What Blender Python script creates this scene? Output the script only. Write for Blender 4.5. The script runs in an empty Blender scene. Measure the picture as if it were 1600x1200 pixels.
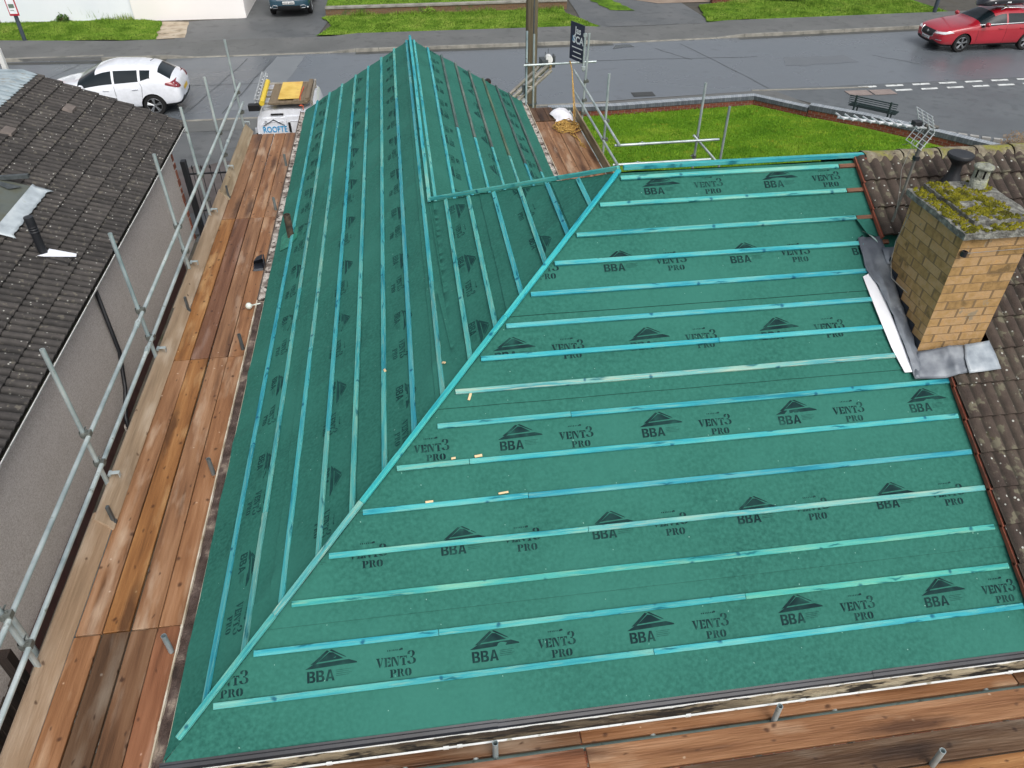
import bpy, bmesh, math, random
import numpy as np
from mathutils import Vector, Matrix, noise
random.seed(7)
sc = bpy.context.scene
# ---------------------------------------------------------------- camera
cam = bpy.data.cameras.new('camera'); camo = bpy.data.objects.new('camera', cam)
sc.collection.objects.link(camo); sc.camera = camo
YAW, PIT, ROL = (0.13819384, 0.67611765, 0.00385212)
_F = Vector((math.sin(YAW)*math.cos(PIT), math.cos(YAW)*math.cos(PIT), -math.sin(PIT)))
_R = Vector((math.cos(YAW), -math.sin(YAW), 0)); _U = _R.cross(_F)
_R2 = _R*math.cos(ROL)+_U*math.sin(ROL); _U2 = -_R*math.sin(ROL)+_U*math.cos(ROL)
camo.matrix_world = Matrix(((_R2.x,_U2.x,-_F.x,2.29883),(_R2.y,_U2.y,-_F.y,-3.115033),(_R2.z,_U2.z,-_F.z,8.533281),(0,0,0,1)))
cam.sensor_width = 36; cam.lens = 36*1187.7224/1600; cam.clip_start = .05; cam.clip_end = 900
# ---------------------------------------------------------------- light: overcast sky and a very soft sun
w = bpy.data.worlds.new('World'); sc.world = w; w.use_nodes = True
nt = w.node_tree; nt.nodes.clear()
sky = nt.nodes.new('ShaderNodeTexSky'); sky.sky_type = 'NISHITA'; sky.sun_disc = False
SUN_EL, SUN_AZ = math.radians(52), math.radians(160)
sky.sun_elevation = SUN_EL; sky.sun_rotation = SUN_AZ; sky.air_density = 1.0; sky.dust_density = 5; sky.ozone_density = 1.0
bg = nt.nodes.new('ShaderNodeBackground'); bg.inputs['Strength'].default_value = .15
wo = nt.nodes.new('ShaderNodeOutputWorld'); hs = nt.nodes.new('ShaderNodeHueSaturation')
hs.inputs['Saturation'].default_value = .36
nt.links.new(sky.outputs[0], hs.inputs['Color']); nt.links.new(hs.outputs[0], bg.inputs[0]); nt.links.new(bg.outputs[0], wo.inputs[0])
sl = bpy.data.lights.new('sun', 'SUN'); sl.energy = 1.15; sl.angle = math.radians(38); sl.color = (1, .97, .93)
so = bpy.data.objects.new('sun', sl); sc.collection.objects.link(so)
_d = Vector((math.sin(SUN_AZ)*math.cos(SUN_EL), math.cos(SUN_AZ)*math.cos(SUN_EL), math.sin(SUN_EL)))
so.rotation_euler = _d.to_track_quat('Z', 'Y').to_euler(); so.location = (0, 0, 30)
sc.view_settings.view_transform = 'Standard'; sc.view_settings.look = 'None'
sc.view_settings.exposure = .12; sc.view_settings.gamma = 1
sc.render.engine = 'CYCLES'
# ---------------------------------------------------------------- materials
def lin(c):
    return tuple(((x/255)/12.92 if x/255 <= .04045 else ((x/255+.055)/1.055)**2.4) for x in c)
MC = {}
def M(name, cols, rough=.7, scale=4., stretch=(1,1,1), bump=0., bscale=None, metal=0., tint=False, spec=.5,
      cols2=None, scale2=30., amt2=.0, detail=6., coords='Object', rvar=0., coat=0., st2=None, knots=None, soft2=.04):
    """noise-driven colour ramp (sRGB stops), optional second noise layer, bump and per-object tint"""
    if name in MC: return MC[name]
    m = bpy.data.materials.new(name); m.use_nodes = True; t = m.node_tree; N = t.nodes; L = t.links
    b = N['Principled BSDF']; b.inputs['Roughness'].default_value = rough; b.inputs['Metallic'].default_value = metal
    b.inputs['Specular IOR Level'].default_value = spec; b.inputs['Coat Weight'].default_value = coat
    tc = N.new('ShaderNodeTexCoord'); mp = N.new('ShaderNodeMapping'); mp.inputs['Scale'].default_value = stretch
    src = tc.outputs[coords]
    if tint:
        oi = N.new('ShaderNodeObjectInfo'); va = N.new('ShaderNodeVectorMath'); va.operation = 'ADD'
        cb = N.new('ShaderNodeCombineXYZ'); mu = N.new('ShaderNodeMath'); mu.operation = 'MULTIPLY'; mu.inputs[1].default_value = 57
        L.new(oi.outputs['Random'], mu.inputs[0])
        for i in range(3): L.new(mu.outputs[0], cb.inputs[i])
        L.new(tc.outputs[coords], va.inputs[0]); L.new(cb.outputs[0], va.inputs[1]); src = va.outputs[0]
    L.new(src, mp.inputs[0])
    n = N.new('ShaderNodeTexNoise'); n.inputs['Scale'].default_value = scale; n.inputs['Detail'].default_value = detail
    L.new(mp.outputs[0], n.inputs['Vector'])
    r = N.new('ShaderNodeValToRGB'); L.new(n.outputs[0], r.inputs[0])
    if not isinstance(cols[0], (list, tuple)): cols = [cols, cols]
    k = len(cols); els = r.color_ramp.elements
    while len(els) < k: els.new(.5)
    for i, c in enumerate(cols):
        els[i].position = .28+.44*i/(k-1); els[i].color = (*lin(c), 1)
    out = r.outputs[0]
    if cols2 is not None:
        n2 = N.new('ShaderNodeTexNoise'); n2.inputs['Scale'].default_value = scale2; n2.inputs['Detail'].default_value = 5
        if st2:
            mp2 = N.new('ShaderNodeMapping'); mp2.inputs['Scale'].default_value = st2; L.new(src, mp2.inputs[0]); L.new(mp2.outputs[0], n2.inputs['Vector'])
        else: L.new(mp.outputs[0], n2.inputs['Vector'])
        r2 = N.new('ShaderNodeValToRGB'); r2.color_ramp.elements[0].position = 1-amt2-.02-soft2; r2.color_ramp.elements[1].position = 1-amt2+soft2
        L.new(n2.outputs[0], r2.inputs[0])
        mx = N.new('ShaderNodeMix'); mx.data_type = 'RGBA'; L.new(r2.outputs[0], mx.inputs[0]); L.new(out, mx.inputs[6])
        mx.inputs[7].default_value = (*lin(cols2), 1); out = mx.outputs[2]
    for (kc, ks, kst, kth) in (knots or ()):
        vo = N.new('ShaderNodeTexVoronoi'); vo.voronoi_dimensions = '2D'; vo.inputs['Scale'].default_value = ks; mp3 = N.new('ShaderNodeMapping'); mp3.inputs['Scale'].default_value = kst
        dn = N.new('ShaderNodeTexNoise'); dn.inputs['Scale'].default_value = 9; L.new(src, dn.inputs['Vector']); dm = N.new('ShaderNodeVectorMath'); dm.operation = 'MULTIPLY_ADD'; dm.inputs[1].default_value = (.06, .06, .06)
        L.new(dn.outputs['Color'], dm.inputs[0]); L.new(src, dm.inputs[2]); L.new(dm.outputs[0], mp3.inputs[0]); L.new(mp3.outputs[0], vo.inputs['Vector'])
        kr = N.new('ShaderNodeMapRange'); kr.inputs[1].default_value = kth*.35; kr.inputs[2].default_value = kth; kr.inputs[3].default_value = .85; kr.inputs[4].default_value = 0; L.new(vo.outputs['Distance'], kr.inputs[0])
        mx = N.new('ShaderNodeMix'); mx.data_type = 'RGBA'; L.new(kr.outputs[0], mx.inputs[0]); L.new(out, mx.inputs[6]); mx.inputs[7].default_value = (*lin(kc), 1); out = mx.outputs[2]
    if tint:
        mm = N.new('ShaderNodeMix'); mm.data_type = 'RGBA'; mm.blend_type = 'MULTIPLY'; mm.inputs[0].default_value = 1
        L.new(out, mm.inputs[6]); L.new(oi.outputs['Color'], mm.inputs[7]); out = mm.outputs[2]
    L.new(out, b.inputs['Base Color'])
    if rvar:
        mr = N.new('ShaderNodeMapRange'); mr.inputs[3].default_value = rough-rvar; mr.inputs[4].default_value = rough+rvar
        mr.inputs[1].default_value = .3; mr.inputs[2].default_value = .7
        L.new(n.outputs[0], mr.inputs[0]); L.new(mr.outputs[0], b.inputs['Roughness'])
    if bump:
        nb = N.new('ShaderNodeTexNoise'); nb.inputs['Scale'].default_value = bscale or scale*4; nb.inputs['Detail'].default_value = 6
        L.new(mp.outputs[0], nb.inputs['Vector'])
        bp = N.new('ShaderNodeBump'); bp.inputs['Strength'].default_value = bump; bp.inputs['Distance'].default_value = .02
        L.new(nb.outputs[0], bp.inputs['Height']); L.new(bp.outputs[0], b.inputs['Normal'])
    MC[name] = m; return m
def flat(name, c, rough=.5, metal=0., coat=0., emit=0.):
    if name in MC: return MC[name]
    m = M(name, [c, tuple(min(255, int(x*1.06)+1) for x in c)], rough, 9., metal=metal, coat=coat)
    if emit:
        b = m.node_tree.nodes['Principled BSDF']; b.inputs['Emission Color'].default_value = (*lin(c), 1); b.inputs['Emission Strength'].default_value = emit
    return m
def uv_tiles(name, cols, mortar=None, brick=None, rough=.85, spots=None, moss=None, red=None, bump=.5, groove=None):
    """per-tile or per-brick colour from the floor of the UVs"""
    m = bpy.data.materials.new(name); m.use_nodes = True; t = m.node_tree; N = t.nodes; L = t.links
    b = N['Principled BSDF']; b.inputs['Roughness'].default_value = rough; b.inputs['Specular IOR Level'].default_value = .35
    tc = N.new('ShaderNodeTexCoord')
    if brick:
        bk = N.new('ShaderNodeTexBrick'); bk.inputs['Scale'].default_value = 1; bk.inputs['Brick Width'].default_value = brick[0]
        bk.inputs['Row Height'].default_value = brick[1]; bk.inputs['Mortar Size'].default_value = brick[2]; bk.inputs['Mortar Smooth'].default_value = .2
        L.new(tc.outputs['UV'], bk.inputs[0]); bk.inputs['Color1'].default_value = (0, 0, 0, 1); bk.inputs['Color2'].default_value = (1, 1, 1, 1)
        bk.inputs['Mortar'].default_value = (.5, .5, .5, 1); val = bk.outputs['Color']
    else:
        fl = N.new('ShaderNodeVectorMath'); fl.operation = 'FLOOR'; L.new(tc.outputs['UV'], fl.inputs[0])
        wn = N.new('ShaderNodeTexWhiteNoise'); L.new(fl.outputs[0], wn.inputs['Vector']); val = wn.outputs['Value']
    nz = N.new('ShaderNodeTexNoise'); nz.inputs['Scale'].default_value = 9 if not brick else 14; nz.inputs['Detail'].default_value = 7
    L.new(tc.outputs['Object'], nz.inputs['Vector'])
    ad = N.new('ShaderNodeMath'); ad.operation = 'ADD'; mu = N.new('ShaderNodeMath'); mu.operation = 'MULTIPLY'; mu.inputs[1].default_value = .45
    L.new(val, mu.inputs[0]); sb = N.new('ShaderNodeMath'); sb.operation = 'MULTIPLY_ADD'; sb.inputs[1].default_value = .9; sb.inputs[2].default_value = -.18
    L.new(nz.outputs[0], sb.inputs[0]); L.new(mu.outputs[0], ad.inputs[0]); L.new(sb.outputs[0], ad.inputs[1])
    r = N.new('ShaderNodeValToRGB'); k = len(cols); els = r.color_ramp.elements
    while len(els) < k: els.new(.5)
    for i, c in enumerate(cols): els[i].position = .12+.76*i/(k-1); els[i].color = (*lin(c), 1)
    L.new(ad.outputs[0], r.inputs[0]); out = r.outputs[0]
    def layer(out, c, scale, thr, soft=.03, src=None, vor=False):
        if vor:
            n2 = N.new('ShaderNodeTexVoronoi'); n2.inputs['Scale'].default_value = scale; L.new(tc.outputs['Object'], n2.inputs['Vector']); o = n2.outputs['Distance']
            rr = N.new('ShaderNodeMapRange'); rr.inputs[1].default_value = thr; rr.inputs[2].default_value = thr+soft; rr.inputs[3].default_value = 1; rr.inputs[4].default_value = 0
        else:
            n2 = N.new('ShaderNodeTexNoise'); n2.inputs['Scale'].default_value = scale; n2.inputs['Detail'].default_value = 6; L.new(tc.outputs['Object'], n2.inputs['Vector']); o = n2.outputs[0]
            rr = N.new('ShaderNodeMapRange'); rr.inputs[1].default_value = thr; rr.inputs[2].default_value = thr+soft
        L.new(o, rr.inputs[0])
        mx = N.new('ShaderNodeMix'); mx.data_type = 'RGBA'; L.new(rr.outputs[0], mx.inputs[0]); L.new(out, mx.inputs[6]); mx.inputs[7].default_value = (*lin(c), 1)
        return mx.outputs[2]
    if red:
        wr = N.new('ShaderNodeMapRange'); wr.inputs[1].default_value = red[1]; wr.inputs[2].default_value = red[1]+.02
        L.new(val, wr.inputs[0]); mx = N.new('ShaderNodeMix'); mx.data_type = 'RGBA'; L.new(wr.outputs[0], mx.inputs[0]); L.new(out, mx.inputs[6]); mx.inputs[7].default_value = (*lin(red[0]), 1); out = mx.outputs[2]
    if spots:
        for (c, s, th, vor) in spots: out = layer(out, c, s, th, .05, vor=vor)
    if moss:
        for (c, s, th) in moss: out = layer(out, c, s, th, .06)
    if groove:   # silt and algae in the channels between the rolls, plus painted shade for relief
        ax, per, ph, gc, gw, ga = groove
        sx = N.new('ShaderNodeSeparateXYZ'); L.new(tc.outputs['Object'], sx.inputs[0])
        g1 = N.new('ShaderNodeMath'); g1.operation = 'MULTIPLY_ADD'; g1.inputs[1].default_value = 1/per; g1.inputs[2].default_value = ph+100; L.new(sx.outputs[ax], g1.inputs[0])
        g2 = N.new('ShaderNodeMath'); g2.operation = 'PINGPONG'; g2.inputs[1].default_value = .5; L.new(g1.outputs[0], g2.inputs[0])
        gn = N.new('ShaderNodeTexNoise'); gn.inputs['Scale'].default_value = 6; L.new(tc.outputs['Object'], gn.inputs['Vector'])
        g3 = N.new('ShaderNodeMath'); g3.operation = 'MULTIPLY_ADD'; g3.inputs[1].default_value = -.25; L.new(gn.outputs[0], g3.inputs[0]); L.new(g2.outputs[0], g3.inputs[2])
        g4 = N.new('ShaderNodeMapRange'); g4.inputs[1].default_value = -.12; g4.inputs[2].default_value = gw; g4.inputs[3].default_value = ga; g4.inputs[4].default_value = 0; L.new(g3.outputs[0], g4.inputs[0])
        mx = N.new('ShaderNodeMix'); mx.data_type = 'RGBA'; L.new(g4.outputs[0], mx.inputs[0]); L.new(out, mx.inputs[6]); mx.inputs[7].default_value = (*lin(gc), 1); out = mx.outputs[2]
    if brick:
        mx = N.new('ShaderNodeMix'); mx.data_type = 'RGBA'; L.new(bk.outputs['Fac'], mx.inputs[0]); L.new(out, mx.inputs[6]); mx.inputs[7].default_value = (*lin(mortar), 1); out = mx.outputs[2]
    L.new(out, b.inputs['Base Color'])
    nb = N.new('ShaderNodeTexNoise'); nb.inputs['Scale'].default_value = 60; nb.inputs['Detail'].default_value = 5; L.new(tc.outputs['Object'], nb.inputs['Vector'])
    bp = N.new('ShaderNodeBump'); bp.inputs['Strength'].default_value = bump; bp.inputs['Distance'].default_value = .01
    if brick:
        s2 = N.new('ShaderNodeMath'); s2.operation = 'SUBTRACT'; L.new(nb.outputs[0], s2.inputs[0]); L.new(bk.outputs['Fac'], s2.inputs[1]); L.new(s2.outputs[0], bp.inputs['Height'])
    else: L.new(nb.outputs[0], bp.inputs['Height'])
    L.new(bp.outputs[0], b.inputs['Normal']); MC[name] = m; return m
# ---------------------------------------------------------------- mesh helpers
class MB:
    def __init__(s): s.v = []; s.f = []; s.m = []; s.uv = {}
    def add(s, vs, fs, mi=0, uvs=None):
        o = len(s.v); s.v += [tuple(x) for x in vs]
        for i, f in enumerate(fs):
            if uvs: s.uv[len(s.f)] = uvs[i]
            s.f.append(tuple(o+j for j in f)); s.m.append(mi)
        return s
    def box(s, c, d, rz=0, mi=0, M4=None, taper=1.):
        x, y, z = (k/2 for k in d)
        vs = [(-x,-y,-z),(x,-y,-z),(x,y,-z),(-x,y,-z),(-x*taper,-y*taper,z),(x*taper,-y*taper,z),(x*taper,y*taper,z),(-x*taper,y*taper,z)]
        T = M4 if M4 is not None else Matrix.Translation(c) @ Matrix.Rotation(rz, 4, 'Z')
        return s.add([T @ Vector(p) for p in vs], [(0,3,2,1),(4,5,6,7),(0,1,5,4),(1,2,6,5),(2,3,7,6),(3,0,4,7)], mi)
    def tube(s, p0, p1, r, n=10, r1=None, mi=0, hollow=0.):
        p0, p1 = Vector(p0), Vector(p1); r1 = r if r1 is None else r1
        q = (p1-p0).to_track_quat('Z', 'Y'); L = (p1-p0).length
        prof = [(0, 0), (r, 0), (r1, L), (0, L)] if not hollow else [(0, 0), (r, 0), (r1, L), (r1*hollow, L), (r1*hollow, L-min(.2, L*.5)), (0, L-min(.2, L*.5))]
        vs = []; fs = []
        for (a, z) in prof:
            for k in range(n):
                t = 2*math.pi*k/n; vs.append(p0 + q @ Vector((a*math.cos(t), a*math.sin(t), z)))
        for i in range(len(prof)-1):
            for k in range(n):
                fs.append((i*n+k, i*n+(k+1) % n, (i+1)*n+(k+1) % n, (i+1)*n+k))
        return s.add(vs, fs, mi)
    def path(s, pts, r, n=6, mi=0):
        pts = [Vector(p) for p in pts]; vs = []; fs = []
        for i, p in enumerate(pts):
            d = (pts[min(i+1, len(pts)-1)]-pts[max(i-1, 0)]); q = d.to_track_quat('Z', 'Y')
            for k in range(n):
                t = 2*math.pi*k/n; vs.append(p + q @ Vector((r*math.cos(t), r*math.sin(t), 0)))
        for i in range(len(pts)-1):
            for k in range(n): fs.append((i*n+k, i*n+(k+1) % n, (i+1)*n+(k+1) % n, (i+1)*n+k))
        fs.append(tuple(range(n))[::-1]); fs.append(tuple((len(pts)-1)*n+k for k in range(n)))
        return s.add(vs, fs, mi)
    def lathe(s, c, prof, n=20, mi=0, axis=None):
        q = Vector(axis).to_track_quat('Z', 'Y') if axis is not None else Matrix.Identity(3).to_quaternion()
        vs = []; fs = []; c = Vector(c)
        for (a, z) in prof:
            for k in range(n):
                t = 2*math.pi*k/n; vs.append(c + q @ Vector((a*math.cos(t), a*math.sin(t), z)))
        for i in range(len(prof)-1):
            for k in range(n): fs.append((i*n+k, i*n+(k+1) % n, (i+1)*n+(k+1) % n, (i+1)*n+k))
        return s.add(vs, fs, mi)
    def prism(s, poly, z0, z1, mi=0, T=None):
        n = len(poly); vs = [(x, y, z0) for x, y in poly]+[(x, y, z1) for x, y in poly]
        if T is not None: vs = [T @ Vector(p) for p in vs]
        fs = [tuple(range(n))[::-1], tuple(n+i for i in range(n))]+[(i, (i+1) % n, n+(i+1) % n, n+i) for i in range(n)]
        return s.add(vs, fs, mi)
    def build(s, name, mats, parent=None, loc=None, smooth=False, bevel=0., uvs=None, angle=None):
        if not isinstance(mats, (list, tuple)): mats = [mats]
        o = Vector(loc) if loc is not None else (Vector(parent['o']) if parent is not None else Vector((0, 0, 0)))
        me = bpy.data.meshes.new(name)
        me.from_pydata([tuple(Vector(p)-o) for p in s.v], [], s.f)
        for m in mats: me.materials.append(m)
        me.polygons.foreach_set('material_index', s.m)
        if smooth: me.polygons.foreach_set('use_smooth', [True]*len(s.f))
        if s.uv:
            ul = me.uv_layers.new(name='UVMap')
            for pi, uv in s.uv.items():
                for li, c in zip(me.polygons[pi].loop_indices, uv): ul.data[li].uv = c
        me.validate(clean_customdata=False); 
        if angle: me.set_sharp_from_angle(angle=math.radians(angle))
        ob = bpy.data.objects.new(name, me); sc.collection.objects.link(ob)
        ob['o'] = tuple(o)
        if parent is not None:
            ob.parent = parent; ob.location = (o-Vector(parent['o']))
        else: ob.location = o
        if bevel:
            b = ob.modifiers.new('bevel', 'BEVEL'); b.width = bevel; b.segments = 2; b.limit_method = 'ANGLE'
        return ob
def tag(o, label=None, cat=None, group=None, kind=None):
    if label: o['label'] = label
    if cat: o['category'] = cat
    if group: o['group'] = group
    if kind: o['kind'] = kind
    return o
def empty(name, loc, label, cat, group=None):
    e = bpy.data.objects.new(name, None); sc.collection.objects.link(e); e.location = loc; e['o'] = tuple(loc)
    e.empty_display_size = .1
    return tag(e, label, cat, group)
def bar(name, p0, p1, wd, ht, up, mat, parent=None, color=None, warp=0., seg=1, bev=0.):
    """a timber, its length along its own X axis; up = direction of its thickness"""
    p0, p1, up = Vector(p0), Vector(p1), Vector(up); x = (p1-p0); L = x.length; x.normalize()
    y = up.cross(x).normalized(); z = x.cross(y)
    R = Matrix((x, y, z)).transposed().to_4x4(); R.translation = p0
    b = MB(); vs = []; n = max(1, seg)
    for i in range(n+1):
        u = L*i/n; dy = warp*noise.noise(Vector((u*.5, p0.x*3, p0.y*3))); dz = warp*.4*noise.noise(Vector((u*.7, p0.y*3, 9)))
        for (a, c) in ((-wd/2, 0), (wd/2, 0), (wd/2, ht), (-wd/2, ht)): vs.append((u, a+dy, c+dz))
    fs = [(0, 3, 2, 1)]+[(4*n, 4*n+1, 4*n+2, 4*n+3)]
    for i in range(n):
        for k in range(4): fs.append((4*i+k, 4*i+(k+1) % 4, 4*i+4+(k+1) % 4, 4*i+4+k))
    b.add(vs, fs)
    ob = b.build(name, mat, loc=(0, 0, 0))
    ob['o'] = tuple(p0)
    if parent is not None:
        ob.parent = parent; R.translation = p0-Vector(parent['o'])
    ob.matrix_local = R
    if color: ob.color = (*color, 1)
    if bev:
        bb = ob.modifiers.new('bevel', 'BEVEL'); bb.width = bev; bb.segments = 1; bb.limit_method = 'ANGLE'
    return ob
# ---------------------------------------------------------------- shared materials
GREEN = [(30,106,92), (38,118,103), (48,130,114)]
m_felt = M('membrane', [(33,87,77), (41,99,87), (50,111,99)], .74, .9, bump=.45, bscale=5.5, cols2=(52,114,101), scale2=30., amt2=.46, soft2=.2, spec=.14, knots=[((140,184,172), 2.3, (1, 1, 1), .012)])
m_feltshade = flat('membrane_edge_shade', (14,48,44), .8)  # darker than the sheet: paints the shadow gap under each lap
m_print = M('print_ink', [(16,38,42), (22,46,48), (28,60,58), (36,82,75)], .8, 7., spec=.1)
m_print2 = M('faded_ink', [(22,54,54), (27,64,62), (32,74,70), (38,88,80)], .8, 7., spec=.1)
m_batt = M('treated_batten', [(34,122,136), (58,154,162), (82,170,168), (122,184,172)], .8, 2.2, (.55, 7, 7), bump=.4, bscale=22, tint=True, cols2=(110,170,160), scale2=12., amt2=.40, soft2=.09, st2=(.35, 5, 5), spec=.2, knots=[((14,84,108), 2.6, (1, 1, 1), .07), ((20,100,112), 5, (.25, 2, 2), .12)])
m_board = M('scaffold_board', [(90,66,46), (124,92,66), (140,108,80), (158,128,102)], .5, 3., (.28, 4, 4), bump=.45, bscale=14, tint=True, cols2=(176,158,138), scale2=2.4, amt2=.34, soft2=.10, st2=(.5, 2.2, 1), rvar=.1, spec=.35, knots=[((70,46,32), 2.1, (.8, 1, 1), .055), ((84,60,44), 4.7, (.4, 1, 1), .06), ((186,172,156), 1.6, (1, 1, 1), .022), ((74,52,38), .8, (.35, 2.5, 1), .16)])
m_toe = M('toe_board_wood', [(126,112,94), (152,136,116), (170,156,138)], .75, 3., (.28, 4, 4), bump=.45, bscale=14, tint=True, cols2=(184,174,160), scale2=2.4, amt2=.36, soft2=.1, st2=(.5, 2.2, 1), knots=[((84,64,50), 2.3, (.8, 1, 1), .05)])
m_oldwood = M('old_timber', [(88,62,50), (120,88,70), (140,100,84)], .85, 3., (.6, 6, 6), bump=.5, tint=True)
m_cutwood = M('cut_wood', [(214,184,140), (232,206,164)], .8, 8.)
m_galv = M('galvanised_tube', [(140,154,156), (178,190,190), (206,214,212)], .38, 3., bump=.12, bscale=40, metal=.35, cols2=(120,128,120), scale2=12, amt2=.3, tint=True)
m_clamp = M('clamp_steel', [(92,96,92), (134,138,132)], .5, 20., metal=.5)
m_rust = M('dull_steel', [(70,76,78), (100,106,108)], .5, 12, metal=.4)
m_lead = M('lead_sheet', [(72,78,88), (100,107,116), (142,149,155)], .5, 3.4, bump=.5, bscale=5, metal=.15, cols2=(150,156,164), scale2=5, amt2=.3)
m_leadlight = M('new_lead', [(110,120,130), (150,160,168), (188,194,198)], .45, 5., bump=.5, bscale=9, metal=.15)
m_white = M('white_plastic', [(214,216,212), (236,238,236)], .4, 4., cols2=(168,164,148), scale2=14, amt2=.33)
m_black = flat('black_plastic', (34,36,40), .45)
m_darkplastic = M('eaves_plastic', [(20,22,27), (30,33,40), (44,48,56)], .45, 1.5, (1, 1, 1), bump=.15)
m_brickmain = uv_tiles('brick_wall_red', [(120,62,46), (150,84,60), (168,104,76)], mortar=(150,140,128), brick=(1., 1., .05))
m_chim = uv_tiles('brick_buff', [(112,92,62), (154,124,80), (174,140,92), (182,150,110), (190,148,92)], mortar=(128,106,78), brick=(1., 1., .045), spots=[((120,98,66), 3.2, .64, False), ((150,136,112), 7, .66, False)], moss=[((92,84,46), 4, .74)])
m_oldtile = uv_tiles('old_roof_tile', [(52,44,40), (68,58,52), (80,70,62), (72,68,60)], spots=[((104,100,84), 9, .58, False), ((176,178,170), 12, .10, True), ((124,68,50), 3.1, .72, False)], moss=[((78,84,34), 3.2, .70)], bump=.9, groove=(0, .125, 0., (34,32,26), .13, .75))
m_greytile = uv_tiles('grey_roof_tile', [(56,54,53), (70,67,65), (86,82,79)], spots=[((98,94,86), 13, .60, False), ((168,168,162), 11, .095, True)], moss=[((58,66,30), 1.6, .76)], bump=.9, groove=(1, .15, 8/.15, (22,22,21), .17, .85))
m_ridge = M('ridge_mortar', [(92,84,70), (124,116,98), (158,152,130)], .95, 9, bump=1., bscale=40, cols2=(128,128,50), scale2=6, amt2=.40, soft2=.08)
m_redtile = M('red_tile_edge', [(120,62,48), (150,84,64), (110,72,60)], .9, 7, bump=.5)
m_moss = M('moss', [(66,64,34), (88,88,30), (124,120,34), (92,82,50)], 1., 9, bump=1., bscale=50, spec=.1)
m_conc = M('weathered_concrete', [(74,74,70), (112,112,106), (158,160,152)], .95, 16, bump=.9, bscale=60)
m_debris = M('gutter_debris', [(50,40,36), (72,58,52), (92,78,72), (150,136,122)], .95, 6, bump=1., bscale=60)
m_debris2 = M('gutter_silt', [(44,36,28), (72,60,46), (150,136,110), (196,186,160)], .9, 1.2, (.5, 5, 5), bump=.8, bscale=40, cols2=(40,34,26), scale2=8, amt2=.45, st2=(.6, 4, 3))
m_silt = M('gutter_pale_silt', [(92,80,72), (140,130,122), (196,190,182), (120,108,100)], .9, 5, bump=.8, bscale=40, cols2=(60,50,44), scale2=11, amt2=.42)

TH = math.radians(30.17); CT, ST = math.cos(TH), math.sin(TH); ZE = 2.5
TOP = 5.274; H = TOP*CT; A = 2.5; SA = A/CT; YG = 14.915; XE = 11.6; ZR = ZE+TOP*ST; ZA = ZE+SA*ST
FRONT = [.371,.733,1.091,1.461,1.816,2.187,2.555,2.875,3.194,3.521,3.853,4.188,4.507,4.861,5.186]
LEFT = [.347,.697,1.049,1.417,1.771,2.124,2.468,2.805,3.149,3.478,3.823,4.155,4.487,4.827]
SEAM = .9
def disp(u, s, q):
    d = .007*noise.noise(Vector((u*1.3, s*2.2, q*7.3)))+.004*noise.noise(Vector((u*3.1+s*2.2, s*2.7-u, q*3.7)))
    r = noise.noise(Vector((u*.8+s*.9, (s*1.6-u*.75)*.9, q*5.1+2))); d += .012*(1-min(1, abs(r)*2.))**3*(1.3 if q == 1 else .6)+.0035*math.cos(2*math.pi*u/.6)*math.sin(math.pi*min(1, s/.4))
    k = (s-.912) % .905
    if s > .912: d += .011*max(0, 1-k/.3)
    return d
class Slope:
    def __init__(s, q, P, N): s.q, s.P, s.N = q, P, Vector(N)
    def at(s, u, v, off=0., raw=False):
        return Vector(s.P(u, v)) + s.N*(off+(0 if raw else disp(u, v, s.q)))
SF = Slope(0, lambda u, s: (u, s*CT, ZE+s*ST), (0, -ST, CT))
SL = Slope(1, lambda u, s: (s*CT, u, ZE+s*ST), (-ST, 0, CT))
SR = Slope(2, lambda u, s: (5.0-s*CT, u, ZE+s*ST), (ST, 0, CT))
SB = Slope(3, lambda u, s: (u, 2*H-s*CT, ZE+s*ST), (0, ST, CT))

house = empty('bungalow', (5.5, 6, 0), 'bungalow being re-roofed, its hipped roof covered in green membrane and turquoise battens', 'bungalow')
# walls
def brickwall(b, p0, p1, z0, z1, mi=0, bw=.225, bh=.075):
    p0, p1 = Vector(p0), Vector(p1); L = (p1-p0).length
    b.add([(p0.x, p0.y, z0), (p1.x, p1.y, z0), (p1.x, p1.y, z1), (p0.x, p0.y, z1)], [(0, 1, 2, 3)], mi, [[(0, z0/bh), (L/bw, z0/bh), (L/bw, z1/bh), (0, z1/bh)]])
b = MB(); e = .3
loop = [(e, e), (11.3, e), (11.3, 2*H-e), (5-e, 2*H-e), (5-e, YG-.12), (e, YG-.12)]
for i in range(6):
    p, q = loop[i], loop[(i+1) % 6]; brickwall(b, (*p, 0), (*q, 0), 0, 2.42)
b.add([(e, YG-.12, 2.42), (5-e, YG-.12, 2.42), (2.5, YG-.12, 3.78)], [(0, 1, 2)], 0, [[(0, 32), (20, 32), (10, 50)]])
b.add([(11.3, e, 2.42), (11.3, 2*H-e, 2.42), (11.3, H, 4.9)], [(0, 1, 2)], 0, [[(0, 32), (38, 32), (19, 65)]])
b.build('wall', m_brickmain, house)
# fascia and soffit boards
b = MB()
for (x0, y0, x1, y1) in ((0.03, .03, XE, .055), (.03, .03, .055, YG), (4.945, 2*H, 4.97, YG), (5, 2*H-.055, XE, 2*H-.03)):
    b.box(((x0+x1)/2, (y0+y1)/2, 2.38), (abs(x1-x0), abs(y1-y0), .18))
b.box((5.8, .17, 2.3), (11.5, .24, .015)); b.box((.17, 7.6, 2.301), (.24, 14.5, .015)); b.box((4.83, 12, 2.302), (.24, 5.7, .015))
b.build('fascia', m_white, house)
# membrane slopes ---------------------------------------------------
GL = {}
def box_(x0, y0, x1, y1): return [(x0, y0), (x1, y0), (x1, y1), (x0, y1)]
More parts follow.
